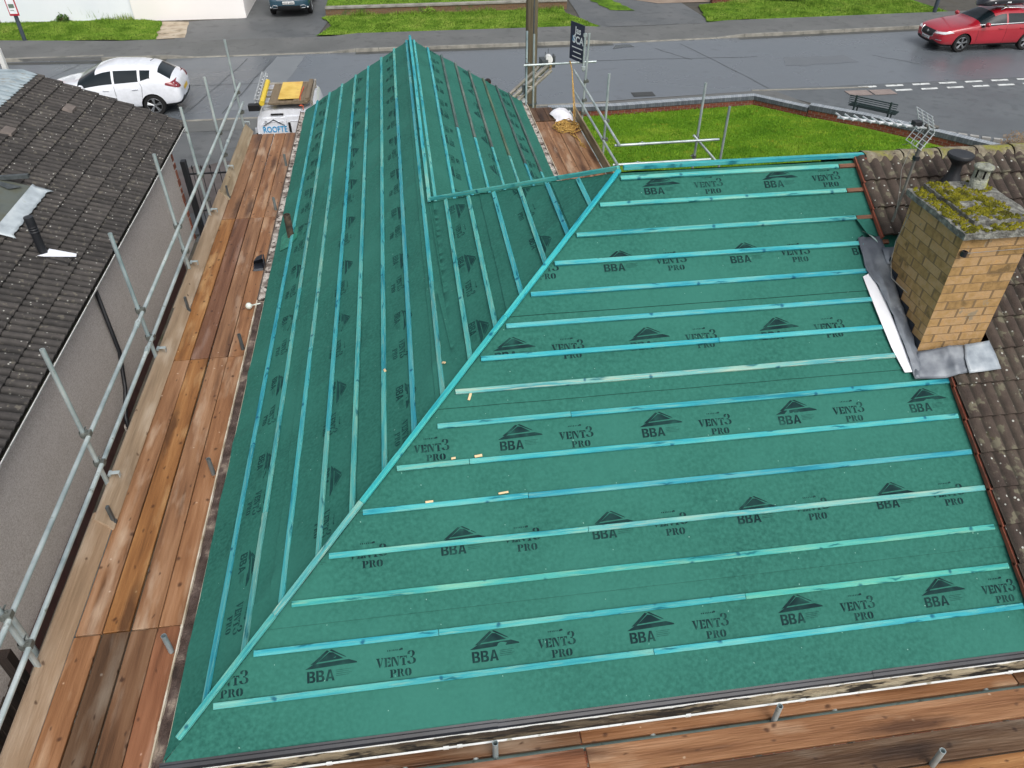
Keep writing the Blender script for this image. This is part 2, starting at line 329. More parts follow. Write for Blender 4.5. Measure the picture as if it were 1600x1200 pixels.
# stencil serif glyphs, unit height
GL['V'] = [[(0,1),(.36,1),(.36,.93),(.30,.9),(.44,.30),(.38,.0),(.30,0),(.07,.9),(0,.93)], [(.52,1),(.76,1),(.76,.94),(.68,.9),(.48,.1),(.46,.22),(.60,.9),(.52,.93)]]
GL['E'] = [[(0,0),(.30,0),(.30,1),(0,1),(0,.93),(.07,.9),(.07,.1),(0,.07)], [(.36,.86),(.66,.72),(.70,.72),(.70,1),(.36,1)], [(.36,.46),(.50,.46),(.52,.36),(.56,.36),(.56,.66),(.52,.66),(.50,.56),(.36,.56)], [(.36,0),(.70,0),(.70,.3),(.66,.3),(.36,.13)]]
GL['N'] = [[(0,0),(.2,0),(.2,.07),(.15,.1),(.15,.88),(.0,.93),(0,.9)], [(.2,1),(.02,1),(.2,.82),(.56,0),(.66,0),(.66,.3),(.36,1)], [(.58,1),(.82,1),(.82,.93),(.74,.9),(.74,.1),(.70,0),(.69,.9),(.58,.93)]]
GL['T'] = [[(0,1),(.34,1),(.34,.86),(.10,.84),(.04,.68),(0,.68)], [(.40,1),(.76,1),(.76,.68),(.72,.68),(.66,.84),(.40,.86)], [(.26,.8),(.50,.8),(.50,.1),(.60,.06),(.60,0),(.16,0),(.16,.06),(.26,.1)]]
GL['3'] = [[(.06,.74),(.26,.72),(.26,.86),(.36,.93),(.36,1),(.2,.98),(.08,.9)], [(.42,1),(.62,.94),(.70,.8),(.66,.64),(.5,.55),(.3,.56),(.3,.48),(.5,.48),(.7,.4),(.76,.25),(.68,.08),(.42,0),(.42,.07),(.52,.14),(.54,.3),(.48,.46),(.44,.6),(.48,.74),(.46,.88),(.42,.93)], [(.0,.24),(.22,.26),(.24,.12),(.36,.07),(.36,0),(.16,.02),(.02,.12)]]
GL['P'] = [[(0,0),(.40,0),(.40,.07),(.32,.1),(.32,1),(0,1),(0,.93),(.07,.9),(.07,.1),(0,.07)], [(.38,1),(.62,.96),(.74,.84),(.74,.62),(.62,.48),(.38,.44),(.38,.52),(.48,.58),(.50,.76),(.46,.9),(.38,.93)]]
GL['R'] = [[(0,0),(.38,0),(.38,.07),(.32,.1),(.32,1),(0,1),(0,.93),(.07,.9),(.07,.1),(0,.07)], [(.38,1),(.6,.97),(.72,.84),(.70,.62),(.58,.52),(.74,.12),(.84,.06),(.84,0),(.6,0),(.42,.46),(.38,.5),(.46,.62),(.46,.88),(.38,.93)]]
GL['O'] = [[(.34,1),(.12,.92),(0,.7),(0,.3),(.12,.08),(.34,0),(.34,.08),(.27,.3),(.27,.7),(.34,.92)], [(.42,1),(.64,.92),(.76,.7),(.76,.3),(.64,.08),(.42,0),(.42,.08),(.49,.3),(.49,.7),(.42,.92)]]
# plain bold sans
GL['b'] = [[(0,0),(.22,0),(.22,1),(0,1)], [(.24,1),(.52,1),(.68,.9),(.70,.7),(.58,.54),(.72,.42),(.74,.2),(.66,.05),(.52,0),(.24,0),(.24,.16),(.46,.16),(.52,.28),(.46,.42),(.24,.44),(.24,.58),(.42,.58),(.49,.7),(.44,.82),(.24,.84)]]
GL['a'] = [[(0,0),(.22,0),(.44,.8),(.5,1),(.3,1)], [(.44,.8),(.60,0),(.82,0),(.54,1),(.5,1)], [(.22,.20),(.58,.20),(.56,.36),(.27,.36)]]
ADV = {'V':.82,'E':.78,'N':.9,'T':.84,'P':.82,'R':.9,'O':.84,'3':.8,'b':.82,'a':.84}
def logo_polys():
    """one repeat of the print: list of polygons (x along, y up the slope)"""
    out = []
    def word(t, x, y, h, sx=1.):
        for ch in t:
            for p in GL[ch]: out.append([(x+a*h*sx, y+c*h) for a, c in p])
            x += ADV[ch]*h*sx
    word('bba', 0, 0, .088, 1.02)
    out.append([(-.014,.106),(.03,.106),(.41,.118),(.405,.128),(.34,.152),(.055,.140)])      # base limb
    out.append([(.03,.138),(.075,.142),(.185,.232),(.165,.240)])                             # left limb
    out.append([(.088,.152),(.30,.163),(.215,.218),(.185,.222)])                            # inner triangle
    out.append([(.185,.240),(.196,.232),(.30,.178),(.325,.168),(.31,.182),(.205,.243)][:6])
    word('VENT', .565, .052, .074, 1.05)
    word('3', .818, .055, .108, .9); word('PRO', .672, -.034, .062, 1.15)
    x = .66
    for k, wd in enumerate((.012,.016,.01,.014,.012,.01,.02)):                              # the faint small line above
        out.append([(x,.172),(x+wd*.6,.172),(x+wd*.6,.184),(x,.184)]); x += wd+.004
    out.append([(.770,.174),(.785,.174),(.790,.182),(.785,.190),(.770,.190),(.765,.182)])
    for j in range(4): out.append([(.235,.075-.014*j),(.36-.02*(j % 2),.078-.014*j),(.36-.02*(j % 2),.080-.014*j),(.235,.078-.014*j)])
    return out
LOGO = logo_polys()
from mathutils.geometry import tessellate_polygon
def clip(poly, f):
    out = []
    for i in range(len(poly)):
        a, c = poly[i], poly[(i+1) % len(poly)]; fa, fc = f(a), f(c)
        if fa >= 0: out.append(a)
        if fa*fc < 0: t = fa/(fa-fc); out.append((a[0]+t*(c[0]-a[0]), a[1]+t*(c[1]-a[1])))
    return out
def prints(b, S, rows, sgn, clips, mi):
    for (base, ph, lo, hi) in rows:
        n0 = int((lo-ph)/1.358)-1; n1 = int((hi-ph)/1.358)+2
        for k in range(n0, n1):
            u0 = ph+1.358*k
            for poly in LOGO:
                P = [(u0+sgn*x, base+y) for x, y in poly]
                for f in clips:
                    if len(P) >= 3: P = clip(P, f)
                if len(P) < 3: continue
                tri = tessellate_polygon([[Vector((x, y, 0)) for x, y in P]])
                vs = [S.at(x, y, .0022) for x, y in P]
                fs = [t if sgn > 0 else t[::-1] for t in tri]
                b.add(vs, fs, mi)
def sheet(b, S, ulo, uhi, smax, du=.06):
    """the membrane, laid in courses that lap over one another"""
    edges = [0]+[.912+.905*k for k in range(8) if .912+.905*k < smax-.02]+[smax]
    for j in range(len(edges)-1):
        s0, s1 = edges[j]+1e-4, edges[j+1]-1e-4; n = max(3, int((s1-s0)/.07)); span = max(abs(uhi(s)-ulo(s)) for s in (s0, s1)); m = max(2, int(span/du))
        vs = []; fs = []
        rows = [s0+(s1-s0)*i/n for i in range(n+1)]
        for s in rows:
            a, c = ulo(s), uhi(s)
            for k in range(m+1): vs.append(S.at(a+(c-a)*k/m, s))
        for i in range(n):
            for k in range(m):
                q = (i*(m+1)+k, i*(m+1)+k+1, (i+1)*(m+1)+k+1, (i+1)*(m+1)+k); fs.append(q)
        b.add(vs, fs, 0)
        # hanging lower edge of the lap, coloured dark as a painted shadow line
        if j: 
            vs = []
            for k in range(m+1):
                u = ulo(s0)+(uhi(s0)-ulo(s0))*k/m; p = S.at(u, s0); vs += [p, p-S.N*.014]
            b.add(vs, [(2*k, 2*k+1, 2*k+3, 2*k+2) for k in range(m)], 1)
def orient(b, S, start):
    for i in range(start, len(b.f)):
        f = b.f[i]; p = [Vector(b.v[j]) for j in f[:3]]
        if (p[1]-p[0]).cross(p[2]-p[0]).dot(S.N) < 0: b.f[i] = f[::-1]
rowsF = [(.455, 1.106), (1.365, .921), (2.265, .184), (3.165, .234), (4.058, .103), (4.965, .697)]
b = MB(); sheet(b, SF, lambda s: s*CT, lambda s: 7.62 if s < 2.6 else 7.55, TOP-.01); orient(b, SF, 0)
prints(b, SF, [(a, p, 0, 7.6) for a, p in rowsF], 1, [lambda q: q[0]-q[1]*CT-.02, lambda q: 7.55-q[0]], 2)
b.build('roof_membrane', [m_felt, m_feltshade, m_print], house, smooth=False).data.set_sharp_from_angle(angle=math.radians(30))
def lhi(s): return YG if s <= SA else 2*H-s*CT
b = MB(); sheet(b, SL, lambda s: s*CT, lambda s: lhi(s), TOP-.01)
orient(b, SL, 0)
rowsL = [(.465, 1.79), (1.375, 1.01), (2.27, .284), (3.165, .68), (4.06, .2)]
prints(b, SL, [(a, p, 0, 15) for a, p in rowsL], -1, [lambda q: q[0]-q[1]*CT-.02, lambda q: YG-.02-q[0], lambda q: (2*H-q[1]*CT-.03-q[0]) if q[1] > SA else 1], 2)
b.build('roof_membrane', [m_felt, m_feltshade, m_print2], house)
b = MB(); sheet(b, SR, lambda s: 2*H-s*CT, lambda s: YG, SA-.005); orient(b, SR, 0)
prints(b, SR, [(.455, .3, 5, 15), (1.365, .9, 5, 15), (2.265, 1.2, 5, 15)], 1, [lambda q: q[0]-(2*H-q[1]*CT)-.05, lambda q: YG-.03-q[0], lambda q: 2.86-q[1]], 2)
b.build('roof_membrane', [m_felt, m_feltshade, m_print2], house)
b = MB(); sheet(b, SB, lambda s: max(5.0-s*CT, s*CT) if s > 0 else 5, lambda s: 7.6, TOP-.01, .2); orient(b, SB, 0)
b.build('roof_membrane', [m_felt, m_feltshade], house)
for o in sc.objects:
    if o.name.startswith('roof_membrane'):
        for p in o.data.polygons: p.use_smooth = p.material_index == 0
# black felt-support strip along the front eave
b = MB()
for (x0, x1, dz) in ((-.03, 2.62, .016), (2.6, 5.9, .006), (5.88, 11.4, .012)):
    b.add([(x0, -.002, 2.497+dz), (x1, -.002, 2.497+dz), (x1, -.045, 2.470+dz), (x0, -.045, 2.470+dz), (x0, -.052, 2.435+dz), (x1, -.052, 2.435+dz)], [(3, 2, 1, 0), (4, 5, 2, 3)])
    b.add([(x0, -.020, 2.492+dz), (x1, -.020, 2.492+dz), (x1, -.024, 2.484+dz), (x0, -.024, 2.484+dz)], [(3, 2, 1, 0)])
b.build('eaves_strip', m_darkplastic, house)
# ---------------------------------------------------------------- battens
BT = [(1.,1.,1.), (.86,.98,1.08), (1.12,1.02,.98), (.74,.86,.98), (1.2,1.08,1.0), (.95,1.06,1.1), (1.3,.98,.92)]
rb = random.Random(3)
def batten(S, s, u0, u1, joints=(), cols=None, wd=.05, off=.006, mat=None, sag=.004):
    pts = [u0]+[j for j in joints if min(u0, u1)+.3 < j < max(u0, u1)-.3]+[u1]
    for i in range(len(pts)-1):
        c = (cols[i % len(cols)] if cols else BT[rb.randrange(7)])
        g = .004 if i else 0; sg = 1 if u1 > u0 else -1
        a, d = pts[i]+sg*g, pts[i+1]
        p0 = S.at(a, s+rb.uniform(-.003, .003), off, True); p1 = S.at(d, s+rb.uniform(-.003, .003), off, True)
        bar('batten', p0, p1, wd, .025, S.N, mat or m_batt, house, c, sag, max(2, int(abs(d-a)/.9)), .0025)
        # nail heads
ends = [7.43, 7.42, 7.41, 7.45, 7.44, 7.43, 7.46, 6.98, 6.94, 6.93, 6.99, 7.04, 7.04, 7.03, 7.03]
JF = {1: (4.0,), 2: (2.2, 4.9), 3: (), 4: (3.6,), 5: (3.1,), 6: (2.6,), 7: (3.6,), 8: (), 9: (5.2,), 10: (), 11: (), 12: (), 13: (), 14: (), 15: ()}
for k, s in enumerate(FRONT, 1):
    u0 = s*CT+(.05 if k != 7 else .13)
    cols = {8: [(2.3, 1.12, 1.02)], 9: [(.7, 1.0, 1.12)], 4: [(1.15, 1.05, 1.), (1.7, 1.05, 1.0)], 7: [(1., .98, .98), (.8, .95, 1.0)], 6: [(1.1, .98, .92), (.8, 1., 1.04)], 1: [(.95, .95, .95), (.8, .98, 1.05)], 3: [(1.05, 1., .86)], 2: [(.72, .94, 1.04), (.95, .98, .96), (1.0, 1.03, .86)]}.get(k)
    batten(SF, s, u0, ends[k-1], JF[k], cols)
    if k >= 12:   # old brown batten stubs left under the remaining tiles
        bar('old_batten', SF.at(ends[k-1]+.01, s, .006, True), SF.at(7.32, s, .006, True), .045, .022, SF.N, m_oldwood, house, (1, .9, .85))
JL = [(3.4, 8.2, 12.2), (2.2, 6.4, 10.6), (4.7, 9.0), (2.9, 7.3, 12.5), (5.6, 10.4), (3.4, 8.8), (6.4, 11.6), (4.57, 9.4), (), (4.9,), (), (5.2,), (), ()]
for k, s in enumerate(LEFT, 1):
    u1 = (YG+.02) if k <= 8 else 2*H-s*CT-.03
    cols = {1: [(.74, .9, 1.), (.68, .92, 1.05), (.9, 1., 1.04)], 2: [(1.25, .9, .86), (1.15, 1., .96)], 4: [(1.5, 1.08, .98), (.7, .95, 1.05), (.66, .97, 1.1)]}.get(k)
    batten(SL, s, s*CT+.03, u1, JL[k-1], cols)
KR = [.347, .697, 1.049, 1.417, 1.771, 2.124, 2.468, 2.805]
DK = [10.337, 10.339, 10.32, 10.305, 10.345, 10.384, 10.44, 30]
for k, s in enumerate(KR):
    u0 = 2*H-s*CT-.03
    if k < 6:
        batten(SR, s, u0, DK[k], (), [BT[(k*3) % 7]])
        bar('batten', SR.at(DK[k]+.01, s+.005, .006, True), SR.at(YG, s+.005, .006, True), .05, .03, SR.N, M('grey_batten', [(64,76,74), (88,102,98), (108,118,112)], .85, 3., (.6, 6, 6), bump=.5, tint=True), house, [(.7, .9, .9), (.65, .88, .88), (.85, .98, .7), (1., 1.05, 1.02), (1., 1.05, 1.02), (.75, .95, .95)][k])
    else: batten(SR, s, u0, YG+.02, (9.2,), None)
# hip, ridge and rear-hip timbers
def run(pts, wd, ht, cols, up=(0, 0, 1), name='hip_batten'):
    for i in range(len(pts)-1): bar(name, pts[i], pts[i+1], wd, ht, up, m_batt, house, cols[i], .006, 4, .004)
def hip(t, off=.046): return Vector((t, t, ZE+t*math.tan(TH)+off))
run([hip(.12), hip(.86), hip(1.62, .047), hip(3.1), hip(H-.03)], .052, .03, [(1.2, 1.06, .96), (2.0, 1.14, 1.02), (.7, 1.12, 1.1), (.5, 1.1, 1.2)])
def rh(t, off=.05): return Vector((t, 2*H-t, ZE+t*math.tan(TH)+off))
run([rh(A+.02, .03), rh(H-.02, .03)], .05, .045, [(.95, 1.02, .95)])
b = MB(); b.add([rh(2.62, .02)+Vector((.06, .06, 0)), rh(3.25, .02)+Vector((.06, .06, 0)), rh(3.25, .02)+Vector((.05, .30, -.1)), rh(2.62, .02)+Vector((.06, .16, 0))], [(0, 1, 2, 3)])
b.add([rh(2.62, .045)+Vector((.03, .03, 0)), rh(2.98, .02)+Vector((.03, .03, 0)), rh(2.98, .0)+Vector((.14, .18, 0)), rh(2.62, .0)+Vector((.14, .18, 0))], [(0, 1, 2, 3)])
b.build('ply_offcut', M('grey_ply', [(112,104,100), (138,130,124)], .85, 6), house)
run([(A, 2*H-A-.05, ZA+.03), (A, 8.4, ZA+.03), (A, YG+.04, ZA+.03)], .052, .045, [(1.25, 1.04, .98), (.72, 1.0, 1.1)], name='ridge_batten')
run([(H+.02, H, ZR+.03), (7.36, H, ZR+.03)], .055, .045, [(.8, 1.0, 1.04)], name='ridge_batten')
# chips and off-cuts left on the membrane
def chip(S, u, s, L, wd, ang, label, off=.012):
    b = MB(); b.box((0, 0, 0), (L, wd, .012)); o = b.build('wood_offcut', m_cutwood, loc=(0, 0, 0))
    X = (S.at(u+.1, s, 0, True)-S.at(u, s, 0, True)).normalized(); Z = S.N; Y = Z.cross(X)
    R = Matrix((X, Y, Z)).transposed().to_4x4(); R.translation = S.at(u, s, off)
    o.matrix_world = R @ Matrix.Rotation(ang, 4, 'Z'); tag(o, label, 'wood offcut', 'small wood offcuts lying on the membrane')
chip(SF, 2.667, 2.82, .075, .022, 1.2, 'small pale wood offcut just below the whitest batten')
chip(SF, 2.69, 2.232, .07, .022, .1, 'pale wood offcut resting above the sixth batten, right of the hip', .018)
chip(SF, 2.46, 2.232, .04, .018, .1, 'tiny pale chip touching the sixth batten where it is jointed', .018)
chip(SF, 2.88, 1.865, .09, .016, .08, 'long thin wood sliver along the fifth batten', .016)
chip(SF, 2.21, 1.85, .07, .018, .05, 'pale sliver on the fifth batten near the hip', .016)
chip(SL, 3.37, 2.150, .045, .022, .3, 'pale chip beside the sixth batten of the left slope', .02)
chip(SL, 2.95, 2.86, .04, .02, .9, 'pale chip by the batten end below the hip, left of VENT3 print', .02)
# ---------------------------------------------------------------- remaining tiles
def tilefield(name, S, u0, u1, s0, s1, gauge, tw, prof, mat, parent, cut=None, seg=6, uoff=0., lift=.05, thick=.032, sfirst=None):
    """rows of interlocking tiles as one sheet: rolls along the slope, stepped at every course"""
    b = MB(); j = 0; s = s0
    nu = int(round((u1-u0)/(tw/2)*seg)); us = [u0+(u1-u0)*i/nu for i in range(nu+1)]
    while s < s1-.05:
        e1 = min(s+gauge, s1); jit = rb.uniform(-.004, .004)
        def z(u, t): return lift+thick*(1-t)+prof(u)+.003*noise.noise(Vector((u*3, j, 1)))
        vs = []; fs = []; uvs = []
        lo = [(s-.002+jit, .0, -thick*.95), (s+jit, 0., 0), (s+gauge*.5, .5, 0), (e1+.03, 1., 0)]
        for (ss, t, dz) in lo:
            for u in us:
                uu = u; vs.append(S.at(uu, min(ss, s1), z(u, t)+dz+.004*noise.noise(Vector((math.floor((u-uoff)/tw)*7.7, j*3.3, 2))), True))
        for r in range(3):
            for i in range(nu):
                um = (us[i]+us[i+1])/2
                if cut and cut(um, s+gauge*.3, j): continue
                a = r*(nu+1)+i; fs.append((a, a+1, a+nu+2, a+nu+1))
                q = ((us[i]-uoff)/tw, (us[i+1]-uoff)/tw); c = math.floor((um-uoff)/tw)+.5; uvs.append([(c+.01, j+.3), (c+.02, j+.3), (c+.02, j+.6), (c+.01, j+.6)])
        st = len(b.f); b.add(vs, fs, 0, uvs); orient(b, S, st)
        s += gauge; j += 1
    o = b.build(name, mat, parent); 
    for p in o.data.polygons: p.use_smooth = True
    o.data.set_sharp_from_angle(angle=math.radians(50)); return o
def prof_roll(u, p=.125, h=.036):
    x = (u/p) % 1; return h*(1-abs(2*x-1)**2.6)
def prof_dbl(u, p=.15, h=.048):
    x = (u/p) % 1; return h*(1-abs(2*x-1)**2.2)
def tile_start(s): return 7.22 if s > 2.9 else 7.47
def cutF(u, s, j):
    if s < 2.75: return u < 7.47
    if s < 4.05 and 6.9 < u < 7.97: return True
    return u < 7.24
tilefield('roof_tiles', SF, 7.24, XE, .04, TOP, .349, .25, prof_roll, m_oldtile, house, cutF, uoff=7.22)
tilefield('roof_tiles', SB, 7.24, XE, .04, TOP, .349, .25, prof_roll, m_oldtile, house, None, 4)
# red cut edge of the tiles next to the membrane
j = 0; s = .04
while s < TOP-.1:
    b = MB()
    u = 7.47 if s+.1 < 2.75 else 7.24
    if not (2.75 < s+.1 < 4.05):
        for (a, h0, h1) in ((s, .03, .074),):
            L0 = SF.at(u-.012, s-.01, 0, True); d = SF.at(u-.012, s+.36, 0, True)
            n = SF.N
            b.add([L0+n*.03, L0+n*.078, d+n*.058, d+n*.022, L0+n*.03+Vector((.022, 0, 0)), L0+n*.078+Vector((.022, 0, 0)), d+n*.058+Vector((.022, 0, 0)), d+n*.022+Vector((.022, 0, 0))], [(0, 3, 2, 1), (4, 5, 6, 7), (1, 2, 6, 5), (0, 1, 5, 4)])
        b.build('tile_edge', m_redtile, house)
    s += .349
# ridge tiles, mortar bedded
b = MB(); x = 7.34
i = 0
while x < XE:
    x2 = x+.45; n = 9; vs = []
    for (xx, rr) in ((x, 1.06), (x+.2, 1.0), (x2-.01, .98)):
        for k in range(n+1):
            t = math.pi*k/n; nn = .012*noise.noise(Vector((xx*9, k*.8, i)))
            vs.append((xx, H-.13*rr*math.cos(t), ZR-.055+(.135*rr+nn)*math.sin(t)**.8+rb.uniform(0, .003)))
    fs = []
    for r in range(2):
        for k in range(n): fs.append((r*(n+1)+k, r*(n+1)+k+1, (r+1)*(n+1)+k+1, (r+1)*(n+1)+k))
    fs.append(tuple(range(n+1)))
    b.add(vs, [f[::-1] for f in fs]); x = x2; i += 1
# mortar bedding lumps under both sides
nn = 90; vs = []
for side in (-1, 1):
    st = len(b.v); vs = []
    for i in range(nn+1):
        xx = 7.3+(XE-7.3)*i/nn; r = .015*noise.noise(Vector((xx*6, side, 3)))
        vs += [(xx, H+side*(.11), ZR+.005), (xx, H+side*(.145+r), ZR-.045+r), (xx, H+side*(.17+r*1.5), ZR-.085)]
    b.add(vs, [(3*i+k, 3*i+k+1, 3*i+k+4, 3*i+k+3) if side > 0 else (3*i+k, 3*i+k+3, 3*i+k+4, 3*i+k+1) for i in range(nn) for k in range(2)])
b.build('ridge_tiles', m_ridge, house, smooth=True)
b = MB(); x = 7.3
for k in range(3): b.box((7.33+.035*k, H, ZR+.03+.004*k), (.03, .2-.02*k, .05+.01*k))
b.build('broken_ridge_tile', m_redtile, house, bevel=.01)
# ---------------------------------------------------------------- chimney stack
CX0, CX1, CY0, CY1, CZ = 7.24, 7.92, 2.51, 3.38, 5.25
ch = None
b = MB()
def bw(p0, p1, z0, z1, uo=0):
    L = math.hypot(p1[0]-p0[0], p1[1]-p0[1]); bwid, bh = .29, .0968
    b.add([(p0[0], p0[1], z0), (p1[0], p1[1], z0), (p1[0], p1[1], z1), (p0[0], p0[1], z1)], [(0, 1, 2, 3)], 0, [[(uo, z0/bh), (uo+L/bwid, z0/bh), (uo+L/bwid, z1/bh), (uo, z1/bh)]])
bw((CX0, CY0), (CX1, CY0), 3.7, CZ, .1); bw((CX1, CY0), (CX1, CY1), 3.7, CZ); bw((CX1, CY1), (CX0, CY1), 3.7, CZ); bw((CX0, CY1), (CX0, CY0), 3.7, CZ, .35)
# slightly oversailing top courses
chim = b.build('chimney', m_chim, house)
def chp(b, name, mat, **k): return b.build(name, mat, chim, **k)
def rough_slab(b, x0, y0, x1, y1, z0, z1, amp, nx, ny, q):
    vs = []; fs = []
    def P(i, j, top):
        x = x0+(x1-x0)*i/nx; y = y0+(y1-y0)*j/ny
        ed = i in (0, nx) or j in (0, ny)
        dx = amp*.6*noise.noise(Vector((x*8, y*8, q))); dz = amp*noise.noise(Vector((x*11, y*11, q+3)))
        return (x+dx*(1 if i in (0, nx) else 0), y+dx*(1 if j in (0, ny) else 0), (z1+dz-(amp*.5 if ed else 0)) if top else z0+dz*.3)
    for top in (1, 0):
        for i in range(nx+1):
            for j in range(ny+1): vs.append(P(i, j, top))
    M_ = (nx+1)*(ny+1); idx = lambda i, j, t: (0 if t else M_)+i*(ny+1)+j
    for i in range(nx):
        for j in range(ny):
            fs.append((idx(i, j, 1), idx(i+1, j, 1), idx(i+1, j+1, 1), idx(i, j+1, 1))); fs.append((idx(i, j, 0), idx(i, j+1, 0), idx(i+1, j+1, 0), idx(i+1, j, 0)))
    for i in range(nx):
        fs.append((idx(i, 0, 0), idx(i+1, 0, 0), idx(i+1, 0, 1), idx(i, 0, 1))); fs.append((idx(i, ny, 1), idx(i+1, ny, 1), idx(i+1, ny, 0), idx(i, ny, 0)))
    for j in range(ny):
        fs.append((idx(0, j, 1), idx(0, j+1, 1), idx(0, j+1, 0), idx(0, j, 0))); fs.append((idx(nx, j, 0), idx(nx, j+1, 0), idx(nx, j+1, 1), idx(nx, j, 1)))
    b.add(vs, fs)
b = MB(); rough_slab(b, 7.195, 2.455, 7.975, 3.44, 5.25, 5.315, .014, 26, 30, 1)
rough_slab(b, 7.36, 2.60, 7.99, 3.44, 5.31, 5.362, .014, 22, 28, 5); chp(b, 'capping_slab', m_conc)
# moss cushions on the slab
b = MB(); rm = random.Random(5)
for k in range(1500):
    x = rm.uniform(7.21, 7.96); y = rm.uniform(2.47, 3.43)
    if noise.noise(Vector((x*3.6, y*3.6, 4.))) < -.22: continue
    if .05 < math.hypot(x-7.81, y-3.3) < .09: continue
    r = rm.uniform(.008, .022); z = 5.322 if (x < 7.37 or y < 2.61) else 5.368
    if (x-r < 7.2 or y-r < 2.46): continue
    st = len(b.v); n = 7; vs = [(x, y, z+r*.75)]
    for (rr, zz) in ((.6, .55), (1., .0)):
        for q in range(n):
            t = 2*math.pi*q/n+rm.random()*.4; g = r*rr*rm.uniform(.8, 1.25); vs.append((x+g*math.cos(t), y+g*math.sin(t), z+r*zz-.006))
    fs = [(0, 1+q, 1+(q+1) % n) for q in range(n)]+[(1+q, 1+n+q, 1+n+(q+1) % n, 1+(q+1) % n) for q in range(n)]
    b.add(vs, fs)
chp(b, 'moss', m_moss, smooth=True)
# cylindrical cowl with slots and mossy lid
b = MB(); cx, cy = 7.835, 3.30
for k in range(7):
    t0 = 2*math.pi*k/7; vs = []
    for q in range(4):
        t = t0+q*.22
        for z in (5.45, 5.57): vs.append((cx+.078*math.cos(t), cy+.078*math.sin(t), z))
    b.add(vs, [(2*q, 2*q+2, 2*q+3, 2*q+1) for q in range(3)])
b.lathe((cx, cy, 5.34), [(.085, 0), (.08, .02), (.077, .12), (.06, .12), (.06, .0)], 18)
b.lathe((cx, cy, 5.56), [(.0, .03), (.06, .028), (.092, .012), (.096, .0), (.09, -.012), (0, -.012)], 20, 0)
chp(b, 'flue_cowl', M('cowl_terracotta', [(96,96,88), (140,144,134), (176,178,160)], .95, 14, bump=.8, bscale=50, cols2=(150,152,96), scale2=9, amt2=.4), smooth=True)
b = MB(); b.lathe((cx, cy, 5.36), [(.055, 0), (.055, .2)], 14); chp(b, 'flue_liner', m_black)
# junction bracket and cable on the front face
b = MB(); b.tube((7.275, 2.50, 5.09), (7.275, 2.46, 5.09), .018, 10); b.tube((7.275, 2.475, 5.075), (7.275, 2.475, 5.125), .028, 12, hollow=.7)
chp(b, 'cable_bracket', m_black)
b = MB(); b.path([(7.29, 2.478, 5.10), (7.5, 2.482, 5.102), (7.93, 2.48, 5.11), (7.94, 2.6, 5.11), (7.94, 3.4, 5.12), (7.6, 3.42, 5.12), (7.22, 3.41, 5.12)], .003)
b.path([(7.215, 3.3, 5.1), (7.17, 3.3, 4.8), (7.12, 3.2, 4.62), (7.10, 3.08, 4.50), (7.17, 2.98, 4.44), (7.225, 2.94, 4.40)], .0035)
chp(b, 'aerial_cable', M('grey_cable', [(120,120,116), (146,146,142)], .6, 5))
# stepped dark flashing against the left face and lead apron in front
def roofz(y): return ZE+y*math.tan(TH)
b = MB(); st = []
y = CY0
k = 0
zs = []
x = CX0-.006
while y < CY1:
    y2 = min(y+.1667, CY1); zt = math.floor((roofz(y2)+.10)/.0968)*.0968+.02
    b.box((x, (y+y2)/2, (roofz(y)-.05+zt)/2), (.008, y2-y-.002, zt-roofz(y)+.05)); y = y2
chp(b, 'stepped_flashing', M('dark_lead', [(30,36,44), (42,50,58)], .55, 3))
def leadsheet(name, S, pts_rows, mat, amp, q, thick=.004):
    b = MB(); R = len(pts_rows); C_ = len(pts_rows[0]); sub = 5
    G = []
    for r in range((R-1)*sub+1):
        row = []
        for c in range((C_-1)*sub+1):
            i, fi = min(r//sub, R-2), r/sub-min(r//sub, R-2); j, fj = min(c//sub, C_-2), c/sub-min(c//sub, C_-2)
            v = [sum(w_*pts_rows[a][d][t] for a, d, w_ in ((i, j, (1-fi)*(1-fj)), (i+1, j, fi*(1-fj)), (i, j+1, (1-fi)*fj), (i+1, j+1, fi*fj))) for t in range(3)]
            d = amp*noise.noise(Vector((v[0]*9, v[1]*7, q)))+amp*.7*noise.noise(Vector((v[0]*19, v[1]*23, q)))
            row.append(S.at(v[0], v[1], v[2]+abs(d), True))
        G.append(row)
    n = len(G[0]); b.add([p for row in G for p in row], [(r*n+c, r*n+c+1, (r+1)*n+c+1, (r+1)*n+c) for r in range(len(G)-1) for c in range(n-1)])
    orient(b, S, 0)
    o = chp(b, name, mat, smooth=True); m = o.modifiers.new('solid', 'SOLIDIFY'); m.thickness = thick; return o
leadsheet('side_lead', SF, [[(7.10,2.60,.03),(7.15,2.60,.04),(7.225,2.62,.04)], [(7.09,2.95,.05),(7.13,2.95,.055),(7.225,2.98,.03)], [(7.07,3.3,.05),(7.10,3.3,.06),(7.225,3.32,.03)], [(7.02,3.66,.045),(7.08,3.64,.07),(7.225,3.64,.03)], [(6.955,3.84,.03),(7.07,3.9,.03),(7.23,3.9,.035)], [(6.98,4.25,.03),(7.1,4.25,.03),(7.25,4.25,.03)]], m_lead, .040, 2)
leadsheet('front_apron', SF, [[(7.10,2.6,.035),(7.4,2.57,.07),(7.5,2.58,.125),(7.72,2.60,.125),(7.93,2.6,.125)], [(7.14,2.76,.04),(7.4,2.76,.08),(7.5,2.76,.125),(7.72,2.76,.125),(7.93,2.76,.13)], [(7.215,2.885,.05),(7.4,2.89,.08),(7.5,2.89,.12),(7.72,2.89,.12),(7.93,2.89,.125)]], m_lead, .022, 7)
